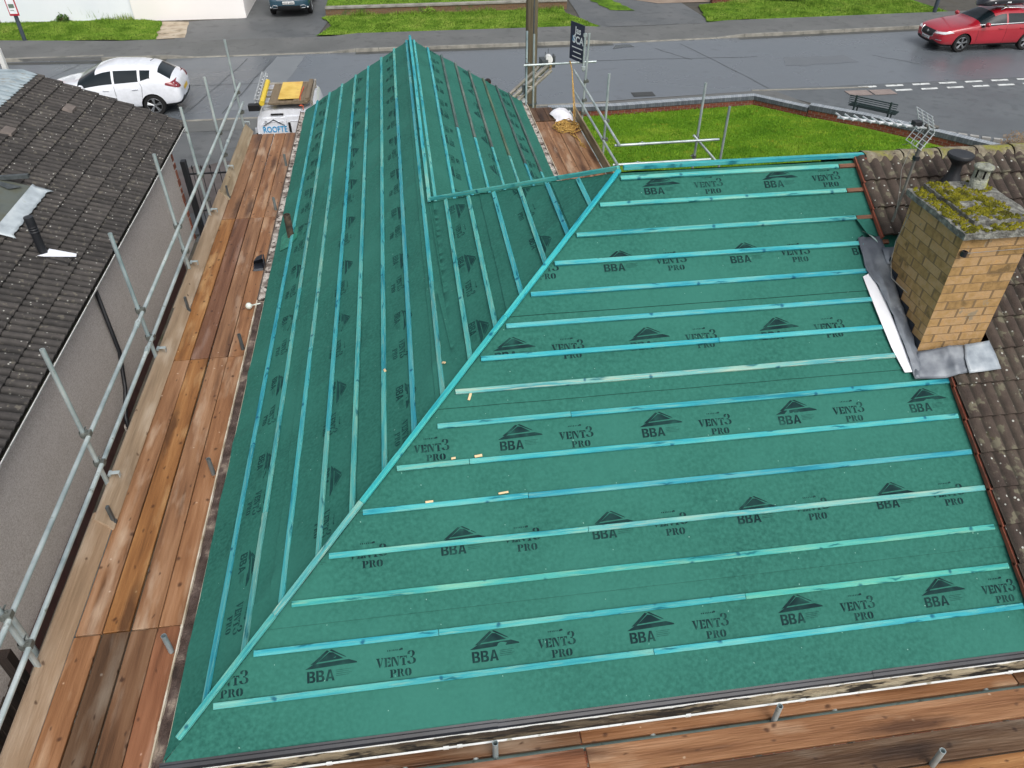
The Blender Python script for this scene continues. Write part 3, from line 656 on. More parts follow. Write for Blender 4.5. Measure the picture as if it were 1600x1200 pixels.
leadsheet('new_lead_patch', SF, [[(7.60,2.575,.15),(7.78,2.58,.155),(7.945,2.59,.155)], [(7.61,2.74,.15),(7.78,2.74,.155),(7.94,2.74,.16)], [(7.66,2.885,.145),(7.78,2.89,.15),(7.925,2.90,.155)]], m_leadlight, .008, 11)
leadsheet('back_gutter_lead', SF, [[(7.2,3.9,.05),(7.6,3.92,.05),(7.95,3.9,.06)], [(7.2,4.1,.05),(7.6,4.1,.05),(7.95,4.1,.06)]], m_lead, .01, 13)
b = MB()
P4 = [(6.90,3.78),(6.99,3.82),(7.06,3.5),(7.09,3.1),(7.11,2.68),(7.02,2.68),(6.965,2.95),(6.93,3.35)]
vs = [SF.at(u, s, .035, True) for u, s in P4]; b.add(vs, [tuple(range(8))]); orient(b, SF, 0)
o = chp(b, 'white_underlay', M('white_felt', [(222,226,232), (240,242,246)], .7, 3)); mm = o.modifiers.new('solid', 'SOLIDIFY'); mm.thickness = .004
# torn corner of membrane
b = MB(); q = [SF.at(7.02, 4.58, .01, True), SF.at(7.2, 4.5, .02, True), SF.at(7.22, 4.25, .02, True), SF.at(7.08, 4.28, .06, True), SF.at(7.04, 4.42, .05, True)]
b.add(q, [(0, 1, 2, 3, 4)]); orient(b, SF, 0); b.build('torn_membrane_flap', m_felt, house)
b = MB(); b.add([SF.at(7.05, 4.33, .04, True), SF.at(7.18, 4.24, .03, True), SF.at(7.2, 4.16, .03, True), SF.at(7.12, 4.25, .05, True)], [(0, 1, 2, 3)]); orient(b, SF, 0)
b.build('torn_flap_underside', M('pale_felt', [(176,206,200), (196,222,216)], .7, 4), house)
# black gas flue near the ridge behind the stack
b = MB(); f0 = Vector((8.12, 4.02, 4.72))
b.lathe(f0, [(.075, 0), (.075, .22), (.085, .23), (.085, .25), (.11, .29), (.115, .33), (.105, .36), (.06, .46), (.056, .54), (.06, .56), (.125, .63), (.135, .64), (.135, .665), (.128, .675), (.0, .67)], 20)
fl = b.build('gas_flue', m_black, house, smooth=True, angle=40)
b = MB(); b.lathe(f0+Vector((0, -.02, .2)), [(.16, -.06), (.15, -.04), (.09, .05), (.08, .06)], 16, axis=(0, -.3, 1)); b.build('flue_flashing', m_leadlight, fl)
# soil pipe stub coming through the left slope
b = MB(); p0 = Vector((.262, 8.42, 2.60)); b.tube(p0, p0+Vector((0, 0, .44)), .056, 16, hollow=.86)
sp = b.build('soil_pipe', M('old_pipe', [(40,38,34), (78,66,54), (110,96,82)], .85, 9, bump=.6), house, smooth=True, angle=40)
b = MB(); q = [SL.at(8.1, .12, .012), SL.at(8.62, .10, .012), SL.at(8.7, .25, .012), SL.at(8.6, .44, .012), SL.at(8.2, .46, .012), SL.at(8.05, .3, .012)]
b.add(q, [tuple(range(6))]); orient(b, SL, 0); b.build('membrane_patch', M('patch', [(30,112,92), (50,140,118)], .5, 6, bump=.8, bscale=12), house)
# ---------------------------------------------------------------- gutters
def gutter(parent, p0, p1, r, out, mat, name='gutter', deb=None, tilt=0, fill=.55, dn='gutter_debris'):
    p0, p1 = Vector(p0), Vector(p1); L = (p1-p0).length; d = (p1-p0).normalized(); side = Vector(out)
    b = MB(); n = 10; m = 2
    prof = []
    for k in range(n+1):
        t = math.pi*k/n; prof.append((-r*math.cos(t), -r*math.sin(t)))
    prof2 = [(-(r-.006)*math.cos(math.pi*k/n), -(r-.006)*math.sin(math.pi*k/n)) for k in range(n, -1, -1)]
    pr = prof+[(r+.006, .002), (r+.006, .010), (r-.008, .010)]+prof2
    vs = []
    for q in (p0, p1):
        for (a, z) in pr: vs.append(q+side*a+Vector((0, 0, z)))
    K = len(pr); b.add(vs, [(k, (k+1) % K, K+(k+1) % K, K+k) for k in range(K)])
    g = b.build(name, mat, parent)
    x = .4; b = MB()
    while x < L:
        c = p0+d*x; vs = []
        for off in (-.022, .022):
            for k in range(n+1):
                t = math.pi*k/n; vs.append(c+d*off+side*(-(r+.005)*math.cos(t))+Vector((0, 0, -(r+.005)*math.sin(t))))
            vs.append(c+d*off+side*(r+.008)+Vector((0, 0, .014))); vs.append(c+d*off+side*(r-.012)+Vector((0, 0, .014)))
        K = n+3; b.add(vs, [(k, k+1, K+k+1, K+k) for k in range(K-1)]); x += rb.choice((.92, 1.0, 1.9, .11))
    b.build('gutter_clip', mat, g)
    if deb:
        b = MB(); m = int(L/.05); vs = []; W = 5
        for i in range(m+1):
            for k in range(W+1):
                a = -r*.95+1.9*r*k/W; zz = -r*(1-fill)+.012*noise.noise(Vector((i*.35, k*.9, L)))+.007*noise.noise(Vector((i*.9, k*2, L)))
                vs.append(p0+d*(L*i/m)+side*a*.93+Vector((0, 0, min(zz, -.006))))
        b.add(vs, [(i*(W+1)+k, i*(W+1)+k+1, (i+1)*(W+1)+k+1, (i+1)*(W+1)+k) for i in range(m) for k in range(W)])
        for f in range(len(b.f)):
            p = [Vector(b.v[j]) for j in b.f[f][:3]]
            if (p[1]-p[0]).cross(p[2]-p[0]).z < 0: b.f[f] = b.f[f][::-1]
        b.build(dn, deb, g)
    return g
gutter(house, (-.13, -.1, 2.448), (XE, -.1, 2.452), .052, (0, -1, 0), m_white, deb=m_debris2, fill=.78)
gutter(house, (-.072, -.15, 2.446), (-.072, 6.85, 2.45), .054, (-1, 0, 0), M('dirty_white', [(150,136,112), (190,180,160), (214,208,194)], .5, 5), deb=m_debris, fill=.72)
gutter(house, (-.072, 6.87, 2.448), (-.072, YG+.05, 2.452), .054, (-1, 0, 0), M('brown_gutter', [(60,50,44), (96,84,74)], .6, 5), deb=m_silt, fill=.84)
gutter(house, (5.07, 2*H+.1, 2.45), (5.07, YG+.05, 2.455), .054, (1, 0, 0), M('dirty_white', (0,0,0)), deb=m_silt, fill=.8)
# gable barge board
b = MB()
for sx in (-1, 1):
    x0 = 2.5+sx*2.5
    b.add([(x0, YG+.0, 2.44), (x0, YG+.03, 2.44), (2.5, YG+.03, ZA-.05), (2.5, YG, ZA-.05), (x0, YG, 2.28), (x0, YG+.03, 2.28), (2.5, YG+.03, ZA-.22), (2.5, YG, ZA-.22)], [(0, 1, 2, 3), (4, 7, 6, 5), (0, 3, 7, 4), (1, 5, 6, 2)])
b.build('barge_board', m_white, house)
b = MB(); b.tube((5.07, YG+.02, 2.5), (5.12, YG+.12, 2.44), .05, 10); b.build('gutter_end', m_white, house)
# ================================================================ scaffolding
ZP = 2.38
scaf = empty('scaffold', (0, 0, 0), 'galvanised tube scaffold with guard rails round the green roof', 'scaffold')
RT = .0243
def coupler(parent, p, rz=0):
    b = MB(); p = Vector(p); b.lathe(p+Vector((0, 0, -.025)), [(.036, -.01), (.040, .0), (.040, .05), (.036, .06)], 10)
    b.box(p+Vector((.045*math.cos(rz), .045*math.sin(rz), 0)), (.06, .065, .055), rz); b.tube(p+Vector((-.03*math.sin(rz), .03*math.cos(rz), .02)), p+Vector((-.085*math.sin(rz), .085*math.cos(rz), .02)), .008, 6)
    b.tube(p+Vector((.045*math.cos(rz), .045*math.sin(rz), .02)), p+Vector((.045*math.cos(rz), .045*math.sin(rz), .05)), .009, 6)
    return b.build('coupler', m_clamp, parent)
def standard(x, y, z0, z1, hts=(), rz=0, dx=0, dy=0, col=(1, 1, 1), nm='standard'):
    b = MB(); p0, p1 = Vector((x, y, z0)), Vector((x+dx, y+dy, z1)); b.tube(p0, p1, RT, 12, hollow=.83)
    o = b.build(nm, m_galv, scaf, smooth=True, angle=40); o.color = (*col, 1)
    for h in hts:
        q = p0+(p1-p0)*((h-z0)/(z1-z0)); coupler(o, q, rz)
    return o
def rail(p0, p1, nm='guard_rail', joints=(), col=(1, 1, 1)):
    b = MB(); b.tube(p0, p1, RT, 12, hollow=.83)
    o = b.build(nm, m_galv, scaf, smooth=True, angle=40); o.color = (*col, 1)
    for t in joints:
        q = Vector(p0).lerp(Vector(p1), t); d = (Vector(p1)-Vector(p0)).normalized(); c = MB(); c.tube(q-d*.06, q+d*.06, .031, 12); c.box(q+Vector((0, 0, .032)), (.03, .05, .012)); c.build('sleeve', m_galv, o, smooth=True, angle=40)
    return o
XS = -1.235
YS = [.98, 3.2, 5.52, 7.82, 9.66, 11.55, 13.95]
for i, y in enumerate(YS):
    standard(XS, y, .02, (3.9, 4.36, 4.36, 4.40, 4.42, 4.30, 4.33)[i], (3.28, 2.86), 0, .0, (.0, -.08, -.1, -.12, -.1, -.04, -.1)[i], (1, 1, 1) if i != 2 else (.86, .92, .95))
standard(-1.38, 1.22, .02, 3.0, (), 0)
rail((XS+.05, -1.5, 3.24), (XS+.05, 5.9, 3.27), joints=(.90,)); rail((XS+.05, 5.9, 3.27), (XS+.05, 14.2, 3.36), col=(1.05, 1.05, 1.02))
rail((XS+.05, -1.5, 2.84), (XS+.05, 5.3, 2.87), joints=(.98,), col=(1.12, 1.12, 1.12)); rail((XS+.05, 5.34, 2.865), (XS+.05, 14.1, 3.0), joints=(.75,))
for y in YS: rail((XS-.1, y+.06, ZP-.1), (.0, y+.06, ZP-.1), 'transom')
for z in (ZP-.16,): rail((XS+.05, -1.6, z), (XS+.05, 14.2, z), 'ledger'); rail((-.16, -1.6, z), (-.16, 14.2, z), 'ledger')
# inner standards just clearing the boards by the gutter
for (x, y, zt, c) in ((-.165, 1.06, 2.63, (.7, .75, .8)), (-.165, 3.3, 2.62, (.35, .35, .36)), (-.165, 5.7, 2.63, (.25, .25, .26)), (-.165, 10.0, 2.62, (.45, .47, .48)), (-.165, 12.0, 2.62, (.5, .5, .5))):
    standard(x, y, .02, zt, (), 0, -.03, .02, c, 'inner_standard')
# toe-board clips (white metal brackets)
def clip_(x, y, z, sx=1):
    b = MB(); b.box((x, y, z), (.10, .05, .008)); b.box((x+.045*sx, y, z-.03), (.008, .05, .06)); b.box((x-.05*sx, y+.0, z-.01), (.03, .07, .03)); return b.build('toe_board_clip', m_galv, scaf, bevel=.003)
for y in YS[1:]: clip_(-1.165, y+.04, ZP+.235)
# front run
for (x, y, zt) in ((2.58, -.215, 2.56), (4.93, -.235, 2.58), (6.02, -.77, 2.62), (8.2, -.235, 2.55)): standard(x, y, .02, zt, (), 0, 0, 0, (.9, .93, .95), 'inner_standard')
rail((-1.5, -.228, 2.30), (9.5, -.228, 2.30), 'ledger', col=(.38, .47, .43)); rail((-1.5, -1.2, 2.2), (9.5, -1.2, 2.2), 'ledger')
for x in (1.85, 2.42, 3.9, 5.5, 6.9): rail((x, -1.3, ZP-.085), (x, .02, ZP-.085), 'transom')
for (x, y) in ((2.0, -1.25), (4.5, -1.25), (7., -1.25)): standard(x, y, .02, 2.3)
# right run, street side
for (p0, p1) in (((6.22, 10.50, 3.08), (6.22, 14.85, 3.18)), ((6.22, 10.50, 2.69), (6.22, 14.9, 2.75))): rail(p0, p1, joints=(.72,) if p0[2] < 3 else ())
rail((6.16, 10.6, 3.03), (8.22, 10.6, 3.05), joints=(.26,)); rail((6.16, 10.6, 2.645), (8.12, 10.6, 2.66), joints=(.25,), col=(1, 1, 1))
standard(6.24, 14.1, .02, 4.16, (3.15, 2.73, 2.44), 0, .12, 0); standard(6.24, 11.72, .02, 4.02, (3.1, 2.72), 0); standard(7.88, 10.86, .02, 4.05, (3.0, 2.62), 1.57); standard(8.47, 10.95, .02, 3.56, (), 0, 0, 0, (.75, .78, .8))
rail((7.75, 10.75, 3.10), (8.27, 10.55, 2.58), 'brace', col=(.85, .87, .88))
rail((5.02, 14.72, 3.36), (6.72, 14.78, 3.37)); 
standard(5.10, 14.8, .02, 4.07, (3.36,), 0, 0, 0, (.92, 1.0, 1.06)); standard(5.29, 14.85, .02, 3.99, (), 0, -.02, 0, (.85, .87, .87))
for z in (ZP-.16,): rail((6.18, 8.9, z), (6.18, 14.9, z), 'ledger')
for y in (9.5, 11.7, 14.1): rail((5.05, y, ZP-.09), (6.3, y, ZP-.09), 'transom')
# front face of the gable: lower lift
for x in (-.2, 1.7, 3.6): standard(x, 15.5, .02, 2.2)
rail((-1.3, 15.5, 1.9), (5.4, 15.5, 1.9), 'ledger')
# ---------------------------------------------------------------- boards, each one loose
BG = 'scaffold boards of the walkways round the roof'
def board(x0, y0, x1, y1, col, label, z=ZP, wd=.228, group=BG, up=(0, 0, 1), name='scaffold_board', th=.038, bands=True):
    p0, p1 = Vector((x0, y0, z-th if up[2] else z)), Vector((x1, y1, z-th if up[2] else z))
    o = bar(name, p0, p1, wd, th, up, m_board, None, col, .006, max(2, int((p1-p0).length/.6)), .004)
    tag(o, label, 'board', group); return o
XC = [-.985, -.742, -.492, -.252]
T1 = dict(o=(1.10, .88, .54), p=(1.06, .97, .90), d=(.42, .41, .40), r=(1.02, .77, .70), t=(1.04, .88, .74), g=(.66, .60, .56), u=(.62, .50, .50), k=(.94, .86, .82))
segs = [(-1.9, 1.352, [('t', 'tan stained board at the outer edge of the near left walkway, by the toe board'), ('d', 'dark brown board, darkest of the near left walkway'), ('g', 'grey brown board beside the pink one on the near left walkway'), ('r', 'pinkish red board with a tube end over it at the near corner of the roof')]),
        (1.362, 5.572, [('p', 'pale pinkish board along the toe board in the second run of the left walkway'), ('o', 'orange knotty board in the second run of the left walkway'), ('p', 'board with white plaster smears in the second run of the left walkway'), ('t', 'plain tan board beside the gutter in the second run of the left walkway')]),
        (5.582, 9.758, [('o', 'bright orange board along the toe board in the third run of the left walkway'), ('u', 'purple brown board in the third run of the left walkway'), ('k', 'brownish board third from the toe board, third run of the left walkway'), ('t', 'orange tan board under the black plastic scrap, beside the gutter')]),
        (9.768, 13.86, [('k', 'far weathered board along the toe board, ending at the van'), ('p', 'far pale board second from the toe board, ending at the van'), ('t', 'far tan board third from the toe board, ending at the van'), ('k', 'far dusky pink board beside the gutter, ending at the van')])]
for (ya, yb, lst) in segs:
    for (c, lb), x in zip(lst, XC): board(x, ya, x+rb.uniform(-.003, .003), yb-rb.uniform(0, .012), T1[c], lb, z=ZP+rb.uniform(-.002, .003), wd=.231)
# toe boards on edge
TG = 'toe boards standing on edge along the walkways'
tb = [(-1.9, 2.72, (.96, .82, .70), -1.150, 'near tan toe board along the left walkway, orange towards the bottom'), (2.62, 6.75, (1.04, .96, .88), -1.122, 'pale toe board of the left walkway, past the first bracket'), (6.65, 10.65, (1.0, .93, .86), -1.146, 'grey pink toe board of the left walkway by the iron gate'), (10.55, 14.0, (.94, .92, .82), -1.120, 'far toe board of the left walkway, ending at the white van')]
for (ya, yb, c, x, lb) in tb:
    o = bar('toe_board', (x-.02, ya, ZP+.10), (x-.02, yb, ZP+.10), .225, .036, (-.80, 0, -.6), m_toe, None, c, .006, 6, .003); tag(o, lb, 'toe board', TG)
for (y, x) in ((2.72, -1.1), (6.78, -1.1), (10.62, -1.1)):
    b = MB(); b.box((x, y, ZP+.14), (.03, .04, .22)); b.box((x, y, ZP+.02), (.05, .05, .03)); b.build('toe_bracket', m_rust, scaf)
# front walkway
FR = [(-.085, .22, 2.325, [(-.1, 3.29, 'g', 'wet brown inner board under the white front gutter, left piece'), (3.30, 7.2, 't', 'wet orange inner board under the white front gutter, right piece'), (7.21, 9.4, 'g', 'grey inner board under the front gutter at the right edge')]),
      (-.378, .235, ZP, [(-.1, 3.29, 'r', 'orange front board left of the butt joint, bottom middle'), (3.31, 7.6, 't', 'long reddish board with dark scuffs on the front walkway, nearest the gutter'), (7.62, 9.4, 'k', 'far right end board of the front walkway')]),
      (-.632, .235, ZP, [(-.1, 4.0, 'p', 'plain front board below the picture edge'), (4.02, 9.4, 'd', 'dark brown board second from the gutter on the front walkway')]),
      (-.882, .235, ZP, [(3.4, 9.4, 'o', 'light orange board in the bottom right corner')]), (-1.13, .235, ZP, [(4.4, 9.4, 'k', 'outermost pale board of the front walkway')])]
for (y, wd, z, lst) in FR:
    for (x0, x1, c, lb) in lst: board(x0, y, x1, y, T1[c], lb, z=z, wd=wd)
# right walkway
for k, (c, lb) in enumerate([('k', 'dull board beside the gutter on the far right walkway'), ('p', 'pale tan board second from the gutter on the far right walkway'), ('k', 'brown board under the rope coil on the far right walkway'), ('p', 'pale board under the loose rope end, next to the right toe board')]):
    board(5.235+.243*k, 8.9, 5.235+.243*k, 13.82, T1[c], lb, wd=.236)
o = bar('toe_board', (6.10, 8.9, ZP+.115), (6.10, 14.15, ZP+.115), .225, .036, (1, 0, 0), m_toe, None, (.8, .78, .68), .006, 6, .003); tag(o, 'grey toe board of the right walkway beside the lawn', 'toe board', TG)
for k in range(3):
    board(5.2+.2*k, 13.9, 5.2+.2*k, 14.75, (.36, .33, .33), ('dark weathered board at the gable end by the gutter', 'dark weathered board at the gable end, middle of three', 'dark weathered board at the gable end beside the white sack')[k], z=ZP+.0, wd=.195)
# ---------------------------------------------------------------- small things on the walkways
b = MB()
n = 14; vs = []
for i in range(n+1):
    for k in range(n+1):
        x = 5.60+.42*i/n; y = 13.78+.66*k/n; r = max(0, 1-((i/n-.5)**2+(k/n-.5)**2)*3.4)
        vs.append((x+.05*math.sin(k*.6)+.07*(k/n-.5)**2, y, ZP+.005+.16*r**.6+.03*noise.noise(Vector((x*9, y*9, 2)))*r))
b.add(vs, [(i*(n+1)+k, (i+1)*(n+1)+k, (i+1)*(n+1)+k+1, i*(n+1)+k+1) for i in range(n) for k in range(n)])
tag(b.build('sack', flat('white_sack', (232, 232, 238), .6), loc=(5.8, 14.1, ZP), smooth=True), 'white plastic sack lying at the gable end of the right walkway', 'sack')
m_rope = M('rope', [(120,88,40), (188,148,76), (222,188,116)], .9, 30, bump=.8, bscale=90)
b = MB(); rr = random.Random(11); pts = []
for i in range(260):
    t = i*.42; rad = .09+.09*rr.random()+.06*math.sin(i*.13)
    pts.append((5.80+rad*1.3*math.cos(t)+.05*math.sin(i*.05), 13.35+rad*1.5*math.sin(t)+.1*math.sin(i*.031), ZP+.012+.07*rr.random()*(1-i/600)))
b.path(pts, .010, 5)
for q in range(3): b.path([(5.86+.02*q, 13.25, ZP+.02), (5.80+.06*q, 12.95-.06*q, ZP+.013), (5.95-.02*q, 12.6, ZP+.013), (5.88+.03*q, 12.3+.05*q, ZP+.013), (5.98, 12.15+.1*q, ZP+.013)], .009, 5)
b.path([(5.94, 13.3, ZP+.1), (5.96, 13.5, 2.8), (6.08, 14.4, 3.3), (6.09, 14.73, 3.42), (6.09, 14.8, 3.36)], .011, 6); b.path([(5.97, 13.3, ZP+.08), (6.01, 13.6, 2.8), (6.10, 14.5, 3.3), (6.11, 14.77, 3.40)], .010, 6)
tag(b.build('rope', m_rope, loc=(5.8, 13.3, ZP), smooth=True), 'coiled straw coloured rope on the right walkway, led up over the cross tube', 'rope')
# torn black plastic piece
b = MB(); P = lambda x, y, z: (-.245+x, 8.0+y, ZP+.001+z)
vs = [P(-.075,-.16,0),P(.08,-.15,0),P(.085,-.13,.03),P(-.07,-.14,.03),P(-.075,.0,.09),P(.06,.02,.12),P(-.04,.13,.1),P(.05,.15,.13),P(.085,.1,.02),P(-.09,.05,.02)]
b.add(vs, [(0,1,2,3),(3,2,8,9),(9,8,5,4),(4,5,7,6),(1,8,2),(0,3,9)]); b.box(P(.085,.02,.06), (.02,.3,.12), .15)
o = b.build('plastic_scrap', m_darkplastic, loc=(-.245, 8.0, ZP), bevel=.004); mm = o.modifiers.new('s', 'SOLIDIFY'); mm.thickness = .006
tag(o, 'bent black plastic vent scrap on the left walkway beside the gutter', 'plastic scrap')
# ball cap overflow float
b = MB(); b.lathe((-.235, 6.74, ZP+.052), [(0.001, -.05), (.03, -.042), (.048, -.01), (.048, .012), (.03, .042), (.001, .05)], 14); b.tube((-.19, 6.74, ZP+.06), (-.06, 6.73, ZP+.09), .010, 8)
tag(b.build('float_ball', flat('pale_ball', (206, 214, 204), .5), loc=(-.235, 6.74, ZP), smooth=True), 'pale round ball on a short arm by the left gutter', 'float')
# ---------------------------------------------------------------- sign on the street-side standard
sg = empty('scaffold_sign', (6.30, 14.3, 3.75), 'tilted dark blue and white company board clamped to the street end standard', 'sign')
Ts = Matrix.Translation((6.33, 14.62, 3.80)) @ Matrix.Rotation(math.radians(-66), 4, 'Z') @ Matrix.Rotation(math.radians(90), 4, 'X')
b = MB(); b.prism([(-.46,-.40),(.06,-.40),(.06,.40),(-.46,.40)], -.006, .006, 0, Ts); b.build('sign_panel', flat('navy_sign', (36, 44, 66), .45), sg)
def text_obj(txt, size, T, mat, parent, name='lettering', bold=0., ext=.001, align='CENTER'):
    cu = bpy.data.curves.new('t', 'FONT'); cu.body = txt; cu.size = size; cu.offset = bold; cu.extrude = ext; cu.align_x = align; cu.align_y = 'CENTER'; cu.resolution_u = 3
    to = bpy.data.objects.new('t', cu); sc.collection.objects.link(to); dg = bpy.context.evaluated_depsgraph_get()
    me = bpy.data.meshes.new_from_object(to.evaluated_get(dg)); bpy.data.objects.remove(to); bpy.data.curves.remove(cu)
    b = MB(); b.add([T @ v.co for v in me.vertices], [tuple(p.vertices) for p in me.polygons]); bpy.data.meshes.remove(me)
    return b.build(name, mat, parent)
m_wt = flat('white_print', (226, 230, 232), .5)
for k in (-1, 1):
    F2 = Ts @ Matrix.Translation((-.17, 0, .0085*k)) @ (Matrix.Rotation(math.pi, 4, 'Y') if k < 0 else Matrix.Identity(4))
    text_obj('Jas', .21, F2 @ Matrix.Translation((0, .24, 0)), m_wt, sg, bold=.004); text_obj('SCA', .22, F2 @ Matrix.Translation((.02, .04, 0)), m_wt, sg, bold=.006)
    b = MB(); b.box((0, 0, 0), (.1, .12, .002), M4=F2 @ Matrix.Translation((-.15*k, .06, -.002))); b.build('sign_logo', flat('sign_blue', (66, 140, 180), .5), sg)
    b = MB()
    for (yy, w_) in ((-.12, .4), (-.22, .3), (-.32, .36)): b.box((0, 0, 0), (w_, .022, .002), M4=F2 @ Matrix.Translation((0, yy, 0)))
    b.build('sign_small_print', m_wt, sg)
b = MB(); b.tube((6.36, 14.5, 3.25), (6.36, 14.5, 4.06), .024, 10); b.box((6.36, 14.5, 4.02), (.08, .06, .06)); b.box((6.35, 14.42, 3.34), (.09, .1, .06)); b.build('sign_fixing', m_galv, sg)
# ---------------------------------------------------------------- ladder hoist
ho = empty('ladder_hoist', (4.7, 15.0, 0), 'inclined ladder hoist with white motor drum at its head, leaning at the gable', 'hoist')
hp0, hp1 = Vector((3.4, 15.15, 1.35)), Vector((5.6, 15.02, 3.30)); hd = (hp1-hp0).normalized(); hn = Vector((0, 1, 0))
m_alu = M('aged_aluminium', [(136,130,118), (176,170,158), (196,190,178)], .5, 6, metal=.4)
up2 = hn.cross(hd)
for sy in (-.16, .16):
    b = MB(); 
    for zz in (0, -.14): b.tube(hp0+hn*sy+up2*zz*-1, hp1+hn*sy+up2*zz*-1, .040, 8)
    k = 0
    while k < (hp1-hp0).length-.3: b.tube(hp0+hd*k+hn*sy, hp0+hd*(k+.16)+hn*sy+up2*.14, .010, 6); b.tube(hp0+hd*(k+.16)+hn*sy+up2*.14, hp0+hd*(k+.32)+hn*sy, .010, 6); k += .32
    b.build('side_rail', m_alu, ho)
b = MB(); k = .1
while k < (hp1-hp0).length: b.tube(hp0+hd*k-hn*.16, hp0+hd*k+hn*.16, .012, 6); k += .28
b.build('rungs', m_alu, ho)
b = MB(); c = hp1+Vector((.05, 0, .10)); b.lathe(c-Vector((0, .09, 0)), [(0, 0), (.085, 0), (.085, .18), (0, .18)], 18, axis=(0, 1, 0)); b.build('motor_drum', m_white, ho, smooth=True, angle=40)
b = MB(); b.box(c+Vector((-.12, 0, -.06)), (.14, .3, .14), .1); b.box(c+Vector((.02, 0, -.13)), (.22, .26, .06)); b.box(c+Vector((.12, 0, 0)), (.03, .22, .16)); b.tube(c+Vector((-.1, -.1, 0)), c+Vector((-.1, -.1, .18)), .006, 6); b.tube(c+Vector((.0, .1, .08)), c+Vector((.0, .1, .2)), .006, 6); b.build('motor_frame', m_rust, ho)
b = MB(); b.path([c+Vector((.02+.03*math.sin(i*1.9), -.12+.02*math.cos(i*2.3), -.1-.012*i)) for i in range(12)], .012, 5); b.build('rope_end', M('rope', (0,0,0)), ho)
for t in (.35, .62, .75):
    q = hp0.lerp(hp1, t); b = MB(); b.box(q+Vector((0, -.18, -.02)), (.08, .05, .16)); b.tube(q+Vector((.0, -.18, -.05)), q+Vector((.02, -.18, -.22)), .012, 6); b.build('bracket', m_rust, ho)
# ---------------------------------------------------------------- neighbour's bungalow
PN = math.atan2(3.69-2.5, 5.45-2.6); TN = math.tan(PN)
nb = empty('bungalow', (-5.5, 8, 0), 'neighbouring bungalow on the left with grey roof tiles and pebbledashed wall', 'bungalow')
m_pebble = M('pebbledash', [(220,216,208), (230,226,220), (238,234,228)], .95, 1.5, bump=.35, bscale=130, cols2=(196,188,182), scale2=95, amt2=.42)
def _peb():
    t = m_pebble.node_tree; N = t.nodes; L = t.links; b = N['Principled BSDF']
    v = N.new('ShaderNodeTexVoronoi'); v.inputs['Scale'].default_value = 70; tc = [n for n in N if n.type == 'TEX_COORD'][0]; L.new(tc.outputs['Object'], v.inputs['Vector'])
    r = N.new('ShaderNodeValToRGB'); L.new(v.outputs['Color'], r.inputs[0]); e = r.color_ramp.elements; e[0].position = .15; e[0].color = (*lin((188,178,168)), 1); e[1].position = .85; e[1].color = (*lin((246,240,236)), 1)
    src = b.inputs['Base Color'].links[0].from_socket; mx = N.new('ShaderNodeMix'); mx.data_type = 'RGBA'; mx.inputs[0].default_value = .5; L.new(src, mx.inputs[6]); L.new(r.outputs[0], mx.inputs[7]); L.new(mx.outputs[2], b.inputs['Base Color'])
_peb()
b = MB(); b.box((-5.45, 7.4, 1.2), (5.2, 12.8, 2.4)); wl = b.build('wall', m_pebble, nb)
b = MB(); b.add([(-8.05, 13.8, 2.4), (-2.85, 13.8, 2.4), (-5.45, 13.8, 3.5)], [(0, 1, 2)]); b.build('gable_wall', m_pebble, nb)
b = MB()
for k in range(12): b.box((-2.845, 13.72, .1+.19*k), (.02, .1+.06*(k % 2), .10+.04*((k*7) % 3)))
b.build('exposed_brick_corner', M('spalled_brick', [(120,74,58), (158,98,78), (176,120,98)], .9, 5, bump=.6), nb)
b = MB(); b.box((-2.80, 5.5, .14), (.03, 13.6, .28)); b.build('plinth', M('maroon_plinth', [(62,40,40), (86,56,54), (70,60,56)], .8, 4), nb)
cN, sN = math.cos(PN), math.sin(PN); LN = (5.47-2.58)/cN
SN1 = Slope(11, lambda u, s: (-2.58-s*cN, u, 2.49+s*sN), (sN, 0, cN)); SN2 = Slope(12, lambda u, s: (-8.36+s*cN, u, 2.49+s*sN), (-sN, 0, cN))
def cutN(u, s, j): return 8.1 < u < 9.75 and s > 1.5 and s < 2.9
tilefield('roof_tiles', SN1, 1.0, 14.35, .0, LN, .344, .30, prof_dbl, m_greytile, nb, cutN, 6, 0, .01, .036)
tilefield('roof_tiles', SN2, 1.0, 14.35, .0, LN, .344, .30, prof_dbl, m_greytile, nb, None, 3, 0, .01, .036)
b = MB(); b.add([(-2.6, 14.3, 2.5), (-5.47, 14.3, 3.68), (-5.47, 14.3, 3.5), (-2.6, 14.3, 2.34)], [(0, 1, 2, 3)]); b.add([(-8.34, 14.3, 2.5), (-5.47, 14.3, 3.68), (-5.47, 14.3, 3.5), (-8.34, 14.3, 2.34)], [(3, 2, 1, 0)])
o = b.build('verge_board', m_white, nb); o.modifiers.new('s', 'SOLIDIFY').thickness = .02
b = MB(); b.box((-2.70, 7.7, 2.40), (.02, 13.2, .16)); b.build('fascia', m_white, nb)
gutter(nb, (-2.60, .8, 2.47), (-2.60, 14.36, 2.475), .052, (1, 0, 0), m_white, deb=M('black_silt', [(24,22,18), (46,42,34), (36,48,20)], .95, 9, bump=1., bscale=50), fill=.72)
b = MB()
for k in range(160):  # moss at the verge end of the gutter
    y = 14.3-rm.random()**2*4.6; x = -2.66-rm.random()*.07; r = rm.uniform(.015, .035); b.lathe((x, y, 2.49), [(r, 0), (r*.7, r*.6), (.001, r)], 6)
b.build('gutter_moss', M('dark_moss', [(46,58,16), (84,104,24), (60,70,30)], 1., 9), nb, smooth=True)
